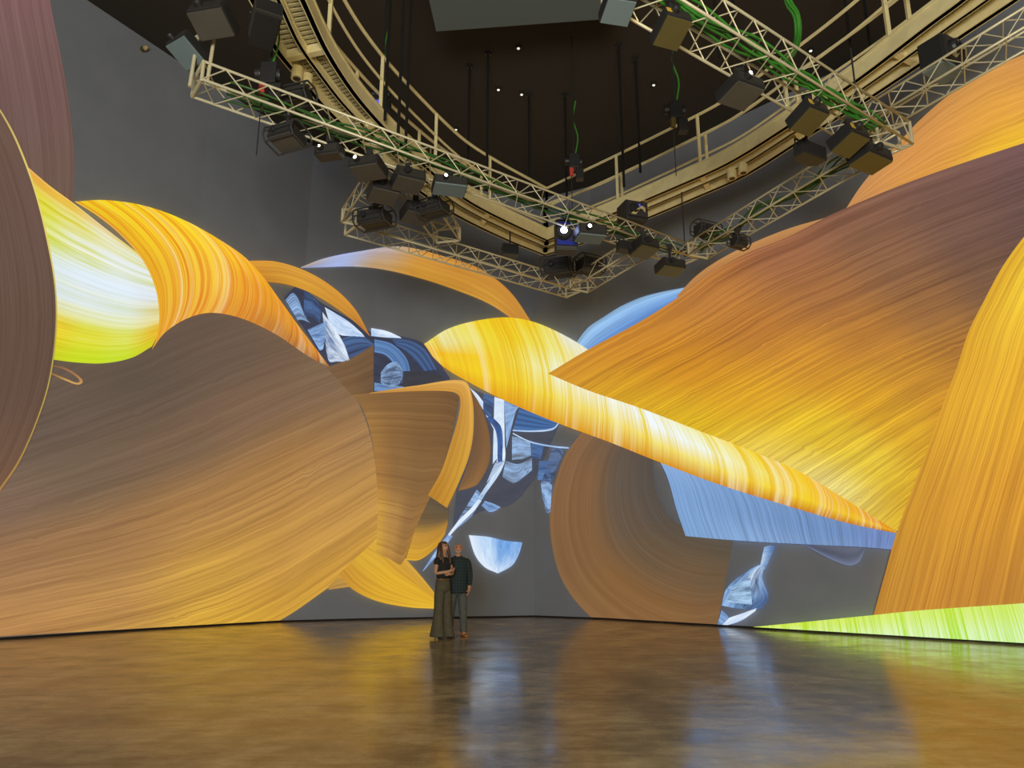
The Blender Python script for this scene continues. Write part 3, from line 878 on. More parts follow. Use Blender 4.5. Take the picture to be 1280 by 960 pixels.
# ------------------------------------------------------------------ trusses
ZT = 6.68
TW, THh = 0.42, 0.24
def truss(p0, p1, label, group='lighting trusses', w=TW, h=THh, ends=(True, True), step=0.50, name='lighting_truss'):
    p0, p1 = Vector(p0), Vector(p1)
    r = thing(name, p0, label, 'truss', group)
    d = (p1 - p0).normalized()
    n = Vector((-d.y, d.x, 0)).normalized()
    up = Vector((0, 0, 1))
    L = (p1 - p0).length
    cor = lambda t, a, b: d * t + n * (a * w / 2) + up * (h * b)
    for a in (-1, 1):
        for b in (0, 1):
            m = MB()
            m.tube([cor(0, a, b), cor(L, a, b)], 0.017, 8)
            m.build('chord', M['alu'], r, smooth=True)
    lc = MB()
    k = max(2, int(L / step))
    for i in range(k):
        t0, t1 = L * i / k, L * (i + 1) / k
        tm = (t0 + t1) / 2
        for a in (-1, 1):
            lc.tube([cor(t0, a, 0), cor(tm, a, 1)], 0.0085, 5, False)
            lc.tube([cor(tm, a, 1), cor(t1, a, 0)], 0.0085, 5, False)
        for b in (0, 1):
            lc.tube([cor(t0, -1, b), cor(tm, 1, b)], 0.0085, 5, False)
            lc.tube([cor(tm, 1, b), cor(t1, -1, b)], 0.0085, 5, False)
    lc.build('lacing', M['alu'], r)
    for e, t in zip(ends, (0, L)):
        if e:
            f = MB()
            q = [cor(t, -1, 0), cor(t, 1, 0), cor(t, 1, 1), cor(t, -1, 1)]
            for i in range(4):
                f.tube([q[i], q[(i + 1) % 4]], 0.022, 8)
            f.build('end_frame', M['alu'], r)
    return r
A1, C1 = atz(246, 110, ZT), atz(860, 328, ZT)
truss(A1, C1, 'longest truss, running from the upper left down to the central corner')
T2e = atz(1112, 181, ZT)
truss(C1 + (T2e - C1).normalized() * 0.3, T2e, 'truss climbing right from the central corner to the projector cluster')
truss(atz(1085, 163, ZT + 0.5), atz(1330, 20, ZT + 0.5), 'truss at the right edge in front of the orange sheet')
T3a, T3b = atz(775, -15, ZT), atz(1118, 190, ZT)
truss(T3a, T3b, 'truss from the top centre to the right projector cluster with green cables', h=0.34, w=0.5)
D1, D2, D3 = atz(438, 288, ZT), atz(716, 368, ZT), atz(796, 320, ZT)
truss(D1, D2, 'small far truss just above the arched orange ribbon')
truss(D2 + (D3 - D2).normalized() * 0.25, D3, 'short far truss rising right toward the central corner')
truss(D1 + (atz(494, 207, ZT) - D1).normalized() * 0.25, atz(494, 210, ZT), 'short truss joining the small far truss to the long one on the left')
truss(atz(512, 236, ZT), atz(560, 302, ZT), 'short steep truss between the dark boxes and the small far truss')

# green and pale cables lying in the trusses
def cable_run(name, p0, p1, label, m, k=7, spread=0.12, dz=0.12, group='cable runs in the trusses', r0=0.016):
    p0, p1 = Vector(p0), Vector(p1)
    d = (p1 - p0).normalized()
    n = Vector((-d.y, d.x, 0))
    r = thing(name, p0, label, 'cable', group)
    for j in range(k):
        b = MB()
        pts = []
        ph = random.random() * 6
        for i in range(28):
            t = i / 27
            pts.append((p1 - p0) * t + n * (spread * math.sin(ph + t * 9) + (j - k / 2) * 0.025) + Vector((0, 0, dz + 0.05 * math.sin(ph * 2 + t * 17))))
        b.tube(pts, r0, 6)
        b.build('cable', m, r, smooth=True)
    return r
u = (C1 - A1)
cable_run('cable_bundle', A1 + u * 0.04, A1 + u * 0.97, 'green cables lying inside the longest truss', M['green_dark'], 6)
cable_run('cable_bundle', C1.lerp(T2e, 0.06), C1.lerp(T2e, 0.95), 'green cables lying inside the truss right of the central corner', M['green_dark'], 5)
cable_run('cable_bundle', T3a.lerp(T3b, 0.05), T3a.lerp(T3b, 0.93), 'bright green cables lying along the top right truss', M['green'], 7, spread=0.05, dz=0.24)
# green loop hanging down to the top right truss
lp = [(984, -40, 9.0), (985, 0, 8.6), (996, 20, 8.3), (997, 45, 8.0), (990, 66, 7.5), (978, 78, 7.15), (985, 86, 7.1), (1010, 100, 7.05), (1050, 122, 7.0), (1076, 138, 6.98)]
l0 = atz(980, 78, 7.1)
r = thing('cable_loop', l0, 'thick bright green cable bundle hanging in a loop from the top', 'cable')
for j in range(6):
    b = MB()
    pts = [atz(x + 3.0 * math.sin(j * 1.3 + i * .5), y + 2 * math.cos(j * 2.1 + i * .4), z) - l0 for i, (x, y, z) in enumerate(lp)]
    b.tube(crv(pts, 50), 0.020, 7)
    b.build('cable', M['green'], r, smooth=True)

# ------------------------------------------------------------------ projectors, speakers, hoists
def fit(r, box, ztop):
    """scale and shift a rig device so that it fills the place it has in the hall, then clamp it to the truss above"""
    def bounds():
        bpy.context.view_layer.update()
        pts = [proj(c.matrix_world @ v.co) for c in r.children_recursive if c.type == 'MESH' for v in c.data.vertices]
        return min(p[0] for p in pts), min(p[1] for p in pts), max(p[0] for p in pts), max(p[1] for p in pts)
    z = r.location.z
    for _ in range(3):
        b = bounds()
        k = ((box[2] - box[0]) / (b[2] - b[0]) + (box[3] - box[1]) / (b[3] - b[1])) / 2
        r.scale = [v * k for v in r.scale]
        b = bounds()
        c = proj(r.location)
        r.location = atz(c[0] + (box[0] + box[2] - b[0] - b[2]) / 2, c[1] + (box[1] + box[3] - b[1] - b[3]) / 2, z)
    bpy.context.view_layer.update()
    if ztop:
        k = r.scale[0]
        top = max((c.matrix_world @ v.co).z for c in r.children_recursive if c.type == 'MESH' for v in c.data.vertices)
        h = (top - z) / k
        t = (ztop - z) / k
        w = 0.16 / k * 0.6
        m = MB()
        m.tube([(-w, 0, h - 0.08), (-w, 0, h + 0.02), (w, 0, h + 0.02), (w, 0, h - 0.08)], 0.018 / k, 6)
        m.tube([(0, 0, h), (0, 0, max(t, h + 0.05))], 0.024 / k, 8)
        m.box((0, 0, max(t, h + 0.05)), (0.09 / k, 0.09 / k, 0.10 / k))
        m.build('mounting_clamp', M['matte'], r)
    return r
def projector(px, py, z, w, d, h, yaw, label, case='case', lens=None, cage=False, mount=None, tilt=0.0, roll=0.0, rear=False, sticker=False, name='projector', group='projectors on the rig'):
    """centre of its underside at pixel (px, py), height z; front (lens side) faces local -y"""
    p = atz(px, py, z)
    r = thing(name, p, label, 'projector', group, 0)
    R = Matrix.Rotation(math.radians(yaw), 4, 'Z') @ Matrix.Rotation(math.radians(tilt), 4, 'X') @ Matrix.Rotation(math.radians(roll), 4, 'Y')
    def bx(c, s):
        m = MB()
        m.box(c, s, R)
        return m
    body = bx((0, 0, h / 2), (w, d, h)).build('body', M['matte'], r, bevel=0.02)
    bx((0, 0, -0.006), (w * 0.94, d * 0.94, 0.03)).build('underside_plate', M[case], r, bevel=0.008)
    fp = bx((0, -d / 2 - 0.004, h / 2), (w * 0.9, 0.02, h * 0.8))
    fp.build('front_panel', M['blue_lit_face'] if lens == 'lens_blue' else M['vent'], r)
    vv = MB()
    for i in range(7):
        vv.box((w * (0.08 + 0.055 * i), -d / 2 - 0.016, h / 2), (0.012, 0.012, h * 0.55), R)
    vv.build('vent_grille', M['case_dark'], r)
    lm = MB()
    c0 = Vector((-w * 0.18, -d / 2, h * 0.5))
    lm.tube([R @ c0, R @ (c0 + Vector((0, -0.07, 0))), R @ (c0 + Vector((0, -0.10, 0)))], [h * 0.27, h * 0.27, h * 0.23], 16)
    lo = lm.build('lens_barrel', M['matte'], r)
    lg = MB()
    lg.tube([R @ (c0 + Vector((0, -0.10, 0))), R @ (c0 + Vector((0, -0.112, 0)))], [h * (0.17 if name == 'projector' else 0.11), h * 0.07], 16)
    lg.build('lens', M[lens] if lens else M['lens_off'], lo, smooth=False)
    if sticker:
        bx((-w * 0.38, -d / 2 - 0.018, h * 0.5), (h * 0.36, 0.01, h * 0.4)).build('sticker', M['sticker'], r)
    if rear:
        rp = bx((0, -d / 2 - 0.02, h * 0.5), (w * 0.86, 0.02, h * 0.82)).build('connector_panel', M['vent'], r)
        bx((-w * 0.05, -d / 2 - 0.035, h * 0.66), (w * 0.32, 0.012, h * 0.2)).build('status_screen', M['led_blue'], rp)
        for j in range(5):
            b = MB()
            pts = [(-w * 0.3 + j * 0.02, -d / 2 - 0.04, h * 0.16), (-w * 0.15 + j * 0.02, -d / 2 - 0.09, h * (0.34 + 0.03 * j)), (w * 0.1, -d / 2 - 0.10, h * (0.45 + 0.03 * j)), (w * 0.3, -d / 2 - 0.05, h * (0.35 + 0.05 * j))]
            b.tube([R @ q for q in crv(pts, 14)], 0.010, 5)
            b.build('cable', M['cable'], rp)
    if cage:
        cg = MB()
        X, Y = w / 2 + 0.06, d / 2 + 0.05
        Z0, Z1 = -0.05, h + 0.08
        def loop(x):
            c = 0.10
            pts = [(x, -Y + c, Z0), (x, Y - c, Z0), (x, Y, Z0 + c), (x, Y, Z1 - c), (x, Y - c, Z1), (x, -Y + c, Z1), (x, -Y, Z1 - c), (x, -Y, Z0 + c), (x, -Y + c, Z0)]
            cg.tube([R @ Vector(q) for q in pts], 0.02, 7)
        loop(-X)
        loop(X)
        for yy, zz in ((-Y + .1, Z0), (Y - .1, Z0), (-Y + .1, Z1), (Y - .1, Z1), (-Y, h / 2), (Y, h / 2)):
            cg.tube([R @ Vector((-X, yy, zz)), R @ Vector((X, yy, zz))], 0.018, 7)
        cg.build('cage_frame', M['tube'], r)
    return r
def speaker(px, py, z, w, d, h, yaw, label, tilt=0.0, name='loudspeaker', rim=False, mount=0.3):
    p = atz(px, py, z)
    r = thing(name, p, label, 'speaker', 'loudspeakers on the rig')
    R = Matrix.Rotation(math.radians(yaw), 4, 'Z') @ Matrix.Rotation(math.radians(tilt), 4, 'X')
    m = MB()
    prof = [(-w / 2, -d / 2), (w / 2, -d / 2), (w / 2, d * 0.2), (w * 0.3, d / 2), (-w * 0.3, d / 2), (-w / 2, d * 0.2)]
    m.rings([[R @ Vector((x, y, 0)) for x, y in prof], [R @ Vector((x, y, h)) for x, y in prof]])
    m.build('cabinet', M['case_dark'] if rim else M['matte'], r, bevel=0.012)
    g = MB()
    g.box((0, -d / 2 - 0.006, h / 2), (w * 0.9, 0.02, h * 0.92), R)
    g.build('grille', M['matte'], r)
    if rim:
        g = MB()
        g.box((0, 0, -0.012), (w * 0.86, d * 0.86, 0.03), R)
        g.build('base_grille', M['matte'], r)
    b = MB()
    t = R @ Vector((0, 0, h))
    b.tube([R @ Vector((-w / 2 - .015, 0, h * .5)), R @ Vector((-w / 2 - .015, 0, h + .06)), R @ Vector((w / 2 + .015, 0, h + .06)), R @ Vector((w / 2 + .015, 0, h * .5))], 0.014, 6)
    b.tube([t + Vector((0, 0, .05)), t + Vector((0, 0, mount))], 0.02, 6)
    b.build('yoke', M['matte'], r)
    return r
P = projector
Z1 = ZT + 0.02
# left end of the long truss
fit(P(232, 66, 7.15, 0.5, 0.50, 0.18, -32, 'teal-grey projector at the far left end of the long truss', case='panel', tilt=-26), (208, 35, 262, 90), None)
fit(P(266, 32, 7.20, 0.55, 0.42, 0.22, -12, 'grey-bottomed projector above the left end of the long truss', case='case_mid', tilt=-24), (238, -8, 295, 56), None)
fit(speaker(334, 36, 7.45, 0.36, 0.62, 0.22, 28, 'black loudspeaker with pale rim hung under the left catwalk', rim=True, mount=0.3, tilt=-14), (308, -2, 356, 62), None)
fit(P(366, 118, 6.98, 0.60, 0.34, 0.22, -18, 'black device standing on the long truss beside the left catwalk', case='case_dark', cage=True), (338, 98, 396, 142), None)
fit(P(359, 183, 6.30, 0.56, 0.50, 0.24, -24, 'caged projector under the long truss, leftmost below it', case='case_mid', cage=True, tilt=-12), (328, 147, 390, 196), Z1)
fit(P(412, 196, 6.45, 0.46, 0.26, 0.18, -14, 'small spotlight with a warm yellow glowing lens', lens='lens_warm', case='case_dark', name='spotlight'), (392, 178, 432, 203), Z1)
fit(P(460, 217, 6.40, 0.52, 0.42, 0.18, -16, 'projector with one white lens light left of the dark boxes', lens='lens_white', case='case_mid', tilt=-8), (435, 192, 486, 228), Z1)
fit(P(479, 247, 6.36, 0.50, 0.42, 0.22, 26, 'left one of two touching dark boxes under the truss', case='case_mid', tilt=-10), (456, 222, 503, 257), Z1)
fit(P(509, 231, 6.42, 0.52, 0.42, 0.22, 26, 'right one of two touching dark boxes under the truss', case='case_mid', tilt=-10), (486, 207, 534, 243), Z1)
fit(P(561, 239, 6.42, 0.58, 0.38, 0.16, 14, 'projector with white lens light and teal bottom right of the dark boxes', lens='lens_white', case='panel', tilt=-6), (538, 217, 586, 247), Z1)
fit(P(466, 280, 6.34, 0.62, 0.46, 0.26, -22, 'caged projector at the left corner of the small far truss', case='case_dark', cage=True), (441, 252, 495, 293), Z1)
fit(P(519, 271, 6.38, 0.50, 0.42, 0.24, 30, 'dark box below the short steep truss', case='case_mid', tilt=-10), (498, 250, 540, 283), Z1)
fit(P(547, 258, 6.38, 0.56, 0.46, 0.24, -30, 'caged projector on the short steep truss', case='case_dark', cage=True), (522, 238, 564, 281), Z1)
fit(speaker(637, 309, 7.45, 0.40, 0.3, 0.28, 12, 'small black loudspeaker under the catwalk point', mount=0.4), (624, 294, 651, 319), None)
fit(P(708, 300, 6.36, 0.30, 0.22, 0.42, 4, 'blue-lit spotlight with a dazzling white-blue lens', lens='lens_blue', case='case_dark', name='spotlight'), (694, 272, 721, 322), Z1)
fit(P(735, 297, 6.42, 0.52, 0.40, 0.20, 12, 'projector with white lens light right of the dazzling blue spotlight', lens='lens_white', case='panel'), (718, 277, 757, 307), Z1)
fit(P(697, 342, 6.86, 0.62, 0.48, 0.32, -20, 'left caged projector at the far truss corner', case='case_dark', cage=True), (677, 313, 719, 353), None)
fit(P(738, 338, 6.86, 0.56, 0.48, 0.32, 28, 'right caged projector at the far truss corner', case='case_dark', cage=True), (717, 313, 757, 349), None)
fit(P(790, 278, 6.98, 0.46, 0.40, 0.36, 18, 'black projector standing on the truss with a blue screen and cables', case='case_dark', rear=True), (770, 250, 811, 286), None)
fit(speaker(780, 309, 6.42, 0.34, 0.28, 0.20, 20, 'small black box left of the grey-green projector', mount=0.3), (767, 292, 795, 314), None)
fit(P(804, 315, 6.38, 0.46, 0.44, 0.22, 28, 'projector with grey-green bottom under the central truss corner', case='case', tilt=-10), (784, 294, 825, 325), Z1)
fit(P(840, 338, 6.25, 0.48, 0.36, 0.18, 20, 'projector with yellow-lit bottom hanging just below the central corner', case='case', tilt=-8), (817, 321, 858, 347), Z1)
fit(P(882, 292, 6.98, 0.58, 0.34, 0.28, 26, 'caged projector on top of the truss right of the central corner', case='case_dark', cage=True), (859, 274, 907, 301), None)
fit(P(924, 302, 6.38, 0.40, 0.30, 0.24, 30, 'small caged projector hanging below the truss over the orange crescent', case='case_dark', cage=True), (908, 289, 939, 315), Z1)
# top right truss
fit(P(768, 12, 6.50, 0.52, 0.50, 0.24, 12, 'grey projector at the top centre edge beside the ceiling panel', case='panel', tilt=-14), (744, -14, 800, 30), Z1)
fit(P(840, 38, 6.30, 0.40, 0.46, 0.20, 20, 'uppermost yellow-lit projector on the top right truss with amber sticker', case='case', sticker=True, tilt=-22), (813, 2, 864, 66), Z1)
fit(P(925, 117, 6.35, 0.50, 0.46, 0.18, 26, 'broad dark grey projector hanging under the top right truss', case='case_mid', lens='lens_white', tilt=-10), (893, 88, 957, 139), Z1)
fit(P(1009, 153, 6.36, 0.40, 0.42, 0.20, 28, 'yellow-lit projector with amber sticker above the black loudspeaker', case='case', sticker=True, tilt=-20), (983, 118, 1035, 173), Z1)
fit(P(1060, 178, 6.40, 0.40, 0.40, 0.20, 30, 'yellow-lit projector with amber sticker near the right truss crossing', case='case', sticker=True, tilt=-18), (1033, 150, 1087, 199), Z1)
fit(speaker(1014, 190, 6.25, 0.52, 0.26, 0.22, 30, 'long black loudspeaker under the top right truss', mount=0.4), (988, 158, 1037, 204), None)
fit(P(1090, 202, 6.36, 0.54, 0.36, 0.18, 30, 'lowest yellow-lit projector at the end of the top right truss', case='case', tilt=-8), (1056, 176, 1117, 219), Z1)
fit(P(1180, 90, 7.42, 0.46, 0.30, 0.36, 30, 'black projector with tangled pale cables standing on the right edge truss', case='panel', rear=True), (1145, 42, 1212, 105), None)

for (x0, y0), (x1, y1), o_ in (((237, 108), (239, 84), 'projector'), ((259, 103), (271, 48), 'projector.001')):
    o = bpy.data.objects[o_]
    a_, b_ = atz(x0, y0, ZT), o.location + Vector((0, 0, 0.1))
    b_ = Vector((a_.x + 0.02, a_.y + 0.02, b_.z + 0.15))
    m = MB()
    m.tube([(a_ - o.location) / o.scale[0], (b_ - o.location) / o.scale[0], Vector((0, 0, 0.15)) / o.scale[0]], 0.022 / o.scale[0], 8)
    m.build('support_pole', M['alu'], o)
def hoist(px, py, z, label, top, m2='red', kx=0):
    p = atz(px, py, z)
    top = top or ceil_z(p.x) - 0.02
    r = thing('chain_hoist', p, label, 'hoist', 'chain hoists')
    b = MB()
    b.box((0, 0, 0.16), (0.20, 0.16, 0.30))
    b.tube([(-0.10, 0, 0.18), (-0.18, 0, 0.18)], 0.075, 12)
    b.tube([(0.10, 0, 0.16), (0.15, 0, 0.16)], 0.085, 12)
    b.build('motor', M['matte'], r, bevel=0.01)
    b = MB()
    b.rings([[(0.10 + x, y, z0) for x, y in ((-.07, -.07), (.07, -.07), (.07, .07), (-.07, .07))] for z0 in (-0.22, 0.0)])
    b.build('chain_bag', M['matte'], r)
    b = MB()
    b.box((-0.06, -0.05, -0.08), (0.07, 0.06, 0.16))
    b.build('hook_block', M[m2], r)
    b = MB()
    b.tube([(0, 0, 0.3), (0, 0, top - z)], 0.014, 6)
    b.build('chain', M['blackcable'], r)
    b = MB()
    b.tube(crv([(0.02, 0, 0.3), (0.08, 0, 0.7), (0.0, 0.02, 1.1), (0.05, 0, 1.5)], 20), 0.014, 6)
    b.build('control_cable', M['green'], r)
    b = MB()
    b.tube([(-0.06, -0.05, -0.16), (-0.06, -0.05, -1.0)], 0.008, 5)
    b.build('load_chain', M['blackcable'], r)
    return r
hoist(718, 212, 8.6, 'hoist with a red hook hanging right above the truss, in the centre', None)
hoist(845, 150, 8.0, 'hoist hanging left of the top right truss', None, 'case')
hoist(477, 128, 9.4, 'hoist with a blue fitting hanging behind the left railing', None, 'led_blue')
hoist(336, 108, 7.05, 'small hoist with red fitting on the long truss near its left end', 8.2, 'red')

# hanging rods
rods = [(488, -10, 150), (505, -20, 170), (514, -10, 180), (587, 82, 205), (610, 66, 212), (661, 118, 232), (706, 118, 245), (773, 56, 232), (794, 72, 214), (893, -10, 70), (916, -10, 60), (1056, -10, 80), (1080, -10, 60)]
for i, (x, y0, y1) in enumerate(rods):
    zt = 11.69
    for _ in range(4):
        q = atz(x, max(y0, 40) if y0 < 0 else y0, zt)
        zt = ceil_z(q.x)
    if y0 < 0:
        q = Vector((*atz(x, y0 + 10, 10.5).xy, zt))
        q.z = ceil_z(q.x)
    t = 0
    zb = q.z
    while zb > 6.0 and proj(Vector((q.x, q.y, zb)))[1] < y1:
        zb -= 0.05
    r = thing('hanging_rod', q, 'thin black rod hanging from the dark ceiling, number %d from the left' % (i + 1), 'rod', 'hanging rods')
    b = MB()
    b.tube([(0, 0, -0.04), (0, 0, zb - q.z)], 0.026, 8)
    b.build('rod', M['rod'], r)
    b = MB()
    b.tube([(0, 0, 0.0), (0, 0, -0.06)], 0.07, 10)
    b.build('ceiling_plate', M['matte'], r)
# small drop cables
for x, y, y1, z, lab in ((852, 240, 318, 8.2, 'thin black cable dropping onto the central truss corner'), (1063, 60, 132, 7.9, 'thin black cable dropping onto the top right truss'), (341, 52, 108, 8.2, 'thin pale cable dropping onto the long truss near its left end')):
    q = atz(x, y, z)
    zb = q.z
    while zb > 6.0 and proj(Vector((q.x, q.y, zb)))[1] < y1:
        zb -= 0.03
    r = MB()
    r.tube([q, (q.x, q.y, zb)], 0.012, 6)
    r.box((q.x, q.y, zb + 0.06), (0.06, 0.06, 0.14))
    tag(r.build('drop_cable', M['blackcable']), lab, 'cable', 'drop cables')

# ceiling fittings
for x, y, lab in ((648, 58, 'tiny round ceiling lamp below the grey ceiling panel'), (623, 110, 'tiny dim ceiling lamp left of centre'), (652, 116, 'tiny ceiling lamp beside a hanging rod in the centre'),
                  (570, 160, 'lowest tiny ceiling lamp, near the left railing'), (817, 104, 'tiny ceiling lamp left of the top right truss'), (1013, 61, 'tiny ceiling lamp right of the green cable loop')):
    zt = 11.69
    for _ in range(4):
        q = atz(x, y, zt)
        zt = ceil_z(q.x)
    r = thing('ceiling_lamp', (q.x, q.y, zt), lab, 'lamp', 'ceiling lamps')
    b = MB()
    b.tube([(0, 0, 0.0), (0, 0, -0.05)], 0.06, 14)
    b.build('housing', M['matte'], r)
    b = MB()
    b.tube([(0, 0, -0.05), (0, 0, -0.065)], [0.032, 0.022], 12)
    b.build('lens', M['lamp'], r)
# grey suspended panel
q = [atz(x, y, 10.6) for x, y in ((545, 40), (764, 24), (800, -70), (520, -70))]
r = MB()
r.quad_box([(p.x, p.y, 10.6) for p in q] + [(p.x, p.y, 10.85) for p in q])
pn = tag(r.build('ceiling_panel', M['ceiling_panel'], bevel=0.02), 'flat grey-blue panel hanging under the ceiling at the top centre', 'ceiling panel')
for a in (0.15, 0.85):
    b = MB()
    p = q[0].lerp(q[1], a)
    b.tube([(p.x, p.y - 0.3, 10.84), (p.x, p.y - 0.3, ceil_z(p.x) + .02)], 0.02, 6)
    b.build('suspension_rod', M['matte'], pn)
# sensor on the left wall
p, i = hitwall(178, 62, 0.0)
e = (WP[i + 1] - WP[i]).normalized()
nrm = Vector((e.y, -e.x, 0))
r = thing('wall_sensor', p, 'small pale round sensor high on the left wall', 'sensor')
b = MB()
b.tube([Vector((0, 0, 0)), nrm * 0.10], 0.06, 14)
b.build('base', M['case'], r)
b = MB()
b.tube([nrm * 0.10, nrm * 0.16, nrm * 0.18], [0.055, 0.04, 0.01], 14)
b.build('dome', M['cable'], r)
# ------------------------------------------------------------------ the couple
def plaid_mat():
    m = bpy.data.materials.new('dark_plaid')
    m.use_nodes = True
    nt = m.node_tree
    b = nt.nodes['Principled BSDF']
    b.inputs['Roughness'].default_value = 0.85
    tc = nt.nodes.new('ShaderNodeTexCoord')
    prev = None
    for d in ('X', 'Z'):
        w = nt.nodes.new('ShaderNodeTexWave')
        w.bands_direction = d
        w.inputs['Scale'].default_value = 5.5
        nt.links.new(tc.outputs['Object'], w.inputs['Vector'])
        r = nt.nodes.new('ShaderNodeValToRGB')
        r.color_ramp.elements[0].color = (0.010, 0.016, 0.020, 1)
        r.color_ramp.elements[1].color = (0.016, 0.038, 0.040, 1)
        r.color_ramp.elements[0].position = 0.45
        r.color_ramp.elements[1].position = 0.75
        nt.links.new(w.outputs['Fac'], r.inputs['Fac'])
        if prev:
            mx = nt.nodes.new('ShaderNodeMix')
            mx.data_type = 'RGBA'
            mx.inputs['Factor'].default_value = 0.5
            nt.links.new(prev, mx.inputs[6])
            nt.links.new(r.outputs['Color'], mx.inputs[7])
            nt.links.new(mx.outputs[2], b.inputs['Base Color'])
        prev = r.outputs['Color']
    return m
M['plaid'] = plaid_mat()
M['skin'] = mat('skin', (0.46, 0.24, 0.15), 0.55)
M['skin_ruddy'] = mat('ruddy_skin', (0.50, 0.22, 0.13), 0.5)
M['brown_hair'] = mat('long_brown_hair', (0.060, 0.026, 0.012), 0.5, noise=0.4, nscale=30)
M['grey_beard'] = mat('grey_beard', (0.36, 0.31, 0.27), 0.8, noise=0.3, nscale=40)
M['black_cloth'] = mat('black_knit', (0.012, 0.011, 0.012), 0.9)
M['olive_cloth'] = mat('olive_grey_trousers', (0.075, 0.066, 0.040), 0.85, noise=0.15, nscale=10)
M['grey_denim'] = mat('faded_grey_denim', (0.080, 0.088, 0.080), 0.85, noise=0.2, nscale=14)
M['tan_leather'] = mat('tan_leather_shoe', (0.30, 0.13, 0.035), 0.5)
M['black_leather'] = mat('black_leather_shoe', (0.012, 0.010, 0.010), 0.35)
M['eye'] = mat('dark_eye', (0.02, 0.015, 0.012), 0.2)
M['lip'] = mat('lips', (0.36, 0.11, 0.09), 0.5)
M['belt'] = mat('brown_belt', (0.13, 0.07, 0.03), 0.5)

def skin_body(name, verts, edges, rad, m, parent, sub=2):
    me = bpy.data.meshes.new(name)
    me.from_pydata(verts, edges, [])
    o = bpy.data.objects.new(name, me)
    COL.objects.link(o)
    o.modifiers.new('skin', 'SKIN').use_smooth_shade = True
    o.modifiers.new('sub', 'SUBSURF').levels = sub
    for sv, r in zip(me.skin_vertices[0].data, rad):
        sv.radius = r if isinstance(r, tuple) else (r, r)
        sv.use_root = False
    me.skin_vertices[0].data[0].use_root = True
    dg = bpy.context.evaluated_depsgraph_get()
    nm = bpy.data.meshes.new_from_object(o.evaluated_get(dg))
    bpy.data.objects.remove(o)
    nm.name = name
    nm.materials.clear()
    nm.materials.append(m)
    for p in nm.polygons:
        p.use_smooth = True
    o = bpy.data.objects.new(name, nm)
    COL.objects.link(o)
    o.parent = parent
    return o
class Skel:
    def __init__(self):
        self.v, self.e, self.r = [], [], []
    def add(self, p, r, prev=None):
        self.v.append(tuple(p))
        self.r.append(r)
        if prev is not None:
            self.e.append((prev, len(self.v) - 1))
        return len(self.v) - 1
    def hand(self, wrist, wp, d, side, curl, thumb):
        """d: direction of the fingers, side: across the palm towards the thumb, curl: direction the fingers bend to"""
        d, side, curl = Vector(d).normalized(), Vector(side).normalized(), Vector(curl).normalized()
        wp = Vector(wp)
        palm = self.add(wp + d * 0.045, (0.026, 0.022), wrist)
        knk = self.add(wp + d * 0.080, (0.034, 0.018), palm)
        for k, l in enumerate((0.068, 0.076, 0.071, 0.056)):
            b = wp + d * 0.090 + side * (0.030 - 0.020 * k)
            a = self.add(b, 0.010, knk)
            a = self.add(b + d * l * 0.5 + curl * 0.010, 0.009, a)
            self.add(b + d * l * 0.9 + curl * 0.036, 0.0075, a)
        t = self.add(wp + d * 0.030 + side * 0.036 + curl * .008, 0.012, palm)
        t = self.add(wp + d * 0.062 + side * 0.054 + curl * .018, 0.0105, t)
        self.add(wp + d * 0.090 + side * 0.056 + curl * .030, 0.0085, t)
def ell(c, rx, ry, n=20, tilt=0.0, rz=0.0):
    c = Vector(c)
    out = []
    for j in range(n):
        a = 2 * math.pi * j / n
        x, y = rx * math.cos(a), ry * math.sin(a)
        out.append(c + Vector((x * math.cos(rz) - y * math.sin(rz), x * math.sin(rz) + y * math.cos(rz), y * tilt)))
    return out
def face(root, hz, hy, lip):
    for s in (-1, 1):
        b = MB()
        b.rings([ell((s * 0.033, hy - 0.078 - 0.004 * k, hz + 0.012), 0.013 - 0.004 * k, 0.008, 10) for k in range(2)])
        e = MB()
        e.tube([(s * 0.033, hy - 0.070, hz + 0.012), (s * 0.033, hy - 0.086, hz + 0.012)], [0.013, 0.008], 10)
        e.build('eye', M['eye'], root, smooth=True)
        e = MB()
        e.tube([(s * 0.018, hy - 0.088, hz + 0.030), (s * 0.036, hy - 0.086, hz + 0.036), (s * 0.054, hy - 0.074, hz + 0.030)], 0.005, 6)
        e.build('eyebrow', lip[1], root, smooth=True)
    e = MB()
    e.tube([(-0.026, hy - 0.078, hz - 0.052), (0, hy - 0.088, hz - 0.054), (0.026, hy - 0.078, hz - 0.052)], [0.004, 0.008, 0.004], 8)
    e.build('mouth', lip[0], root, smooth=True)
def body_core(s, male):
    w = 1.0 if male else 0.88
    pel = s.add((0, 0, 0.95), (0.125 * w + .01, 0.10 * w))
    wa = s.add((0, 0, 1.09), (0.115 * w, 0.09 * w), pel)
    ch = s.add((0, 0, 1.27), (0.135 * w, 0.10 * w), wa)
    uc = s.add((0, 0.01, 1.40), (0.10 * w, 0.075 * w), ch)
    nk = s.add((0, 0.002, 1.50), 0.052 * w, uc)
    hb = s.add((0, -0.020, 1.565), (0.062, 0.070), nk)
    hm = s.add((0, -0.012, 1.640), (0.080, 0.096), hb)
    ht = s.add((0, 0.000, 1.715), (0.064, 0.076), hm)
    s.add((0, -0.112, 1.628), 0.013, hm)
    for q in (-1, 1):
        s.add((q * 0.086, 0.012, 1.635), (0.012, 0.022), hm)
    sh = [s.add((q * 0.165 * (1.08 if male else 0.95), 0.005, 1.395), 0.052 * w, uc) for q in (-1, 1)]
    return pel, sh, hm
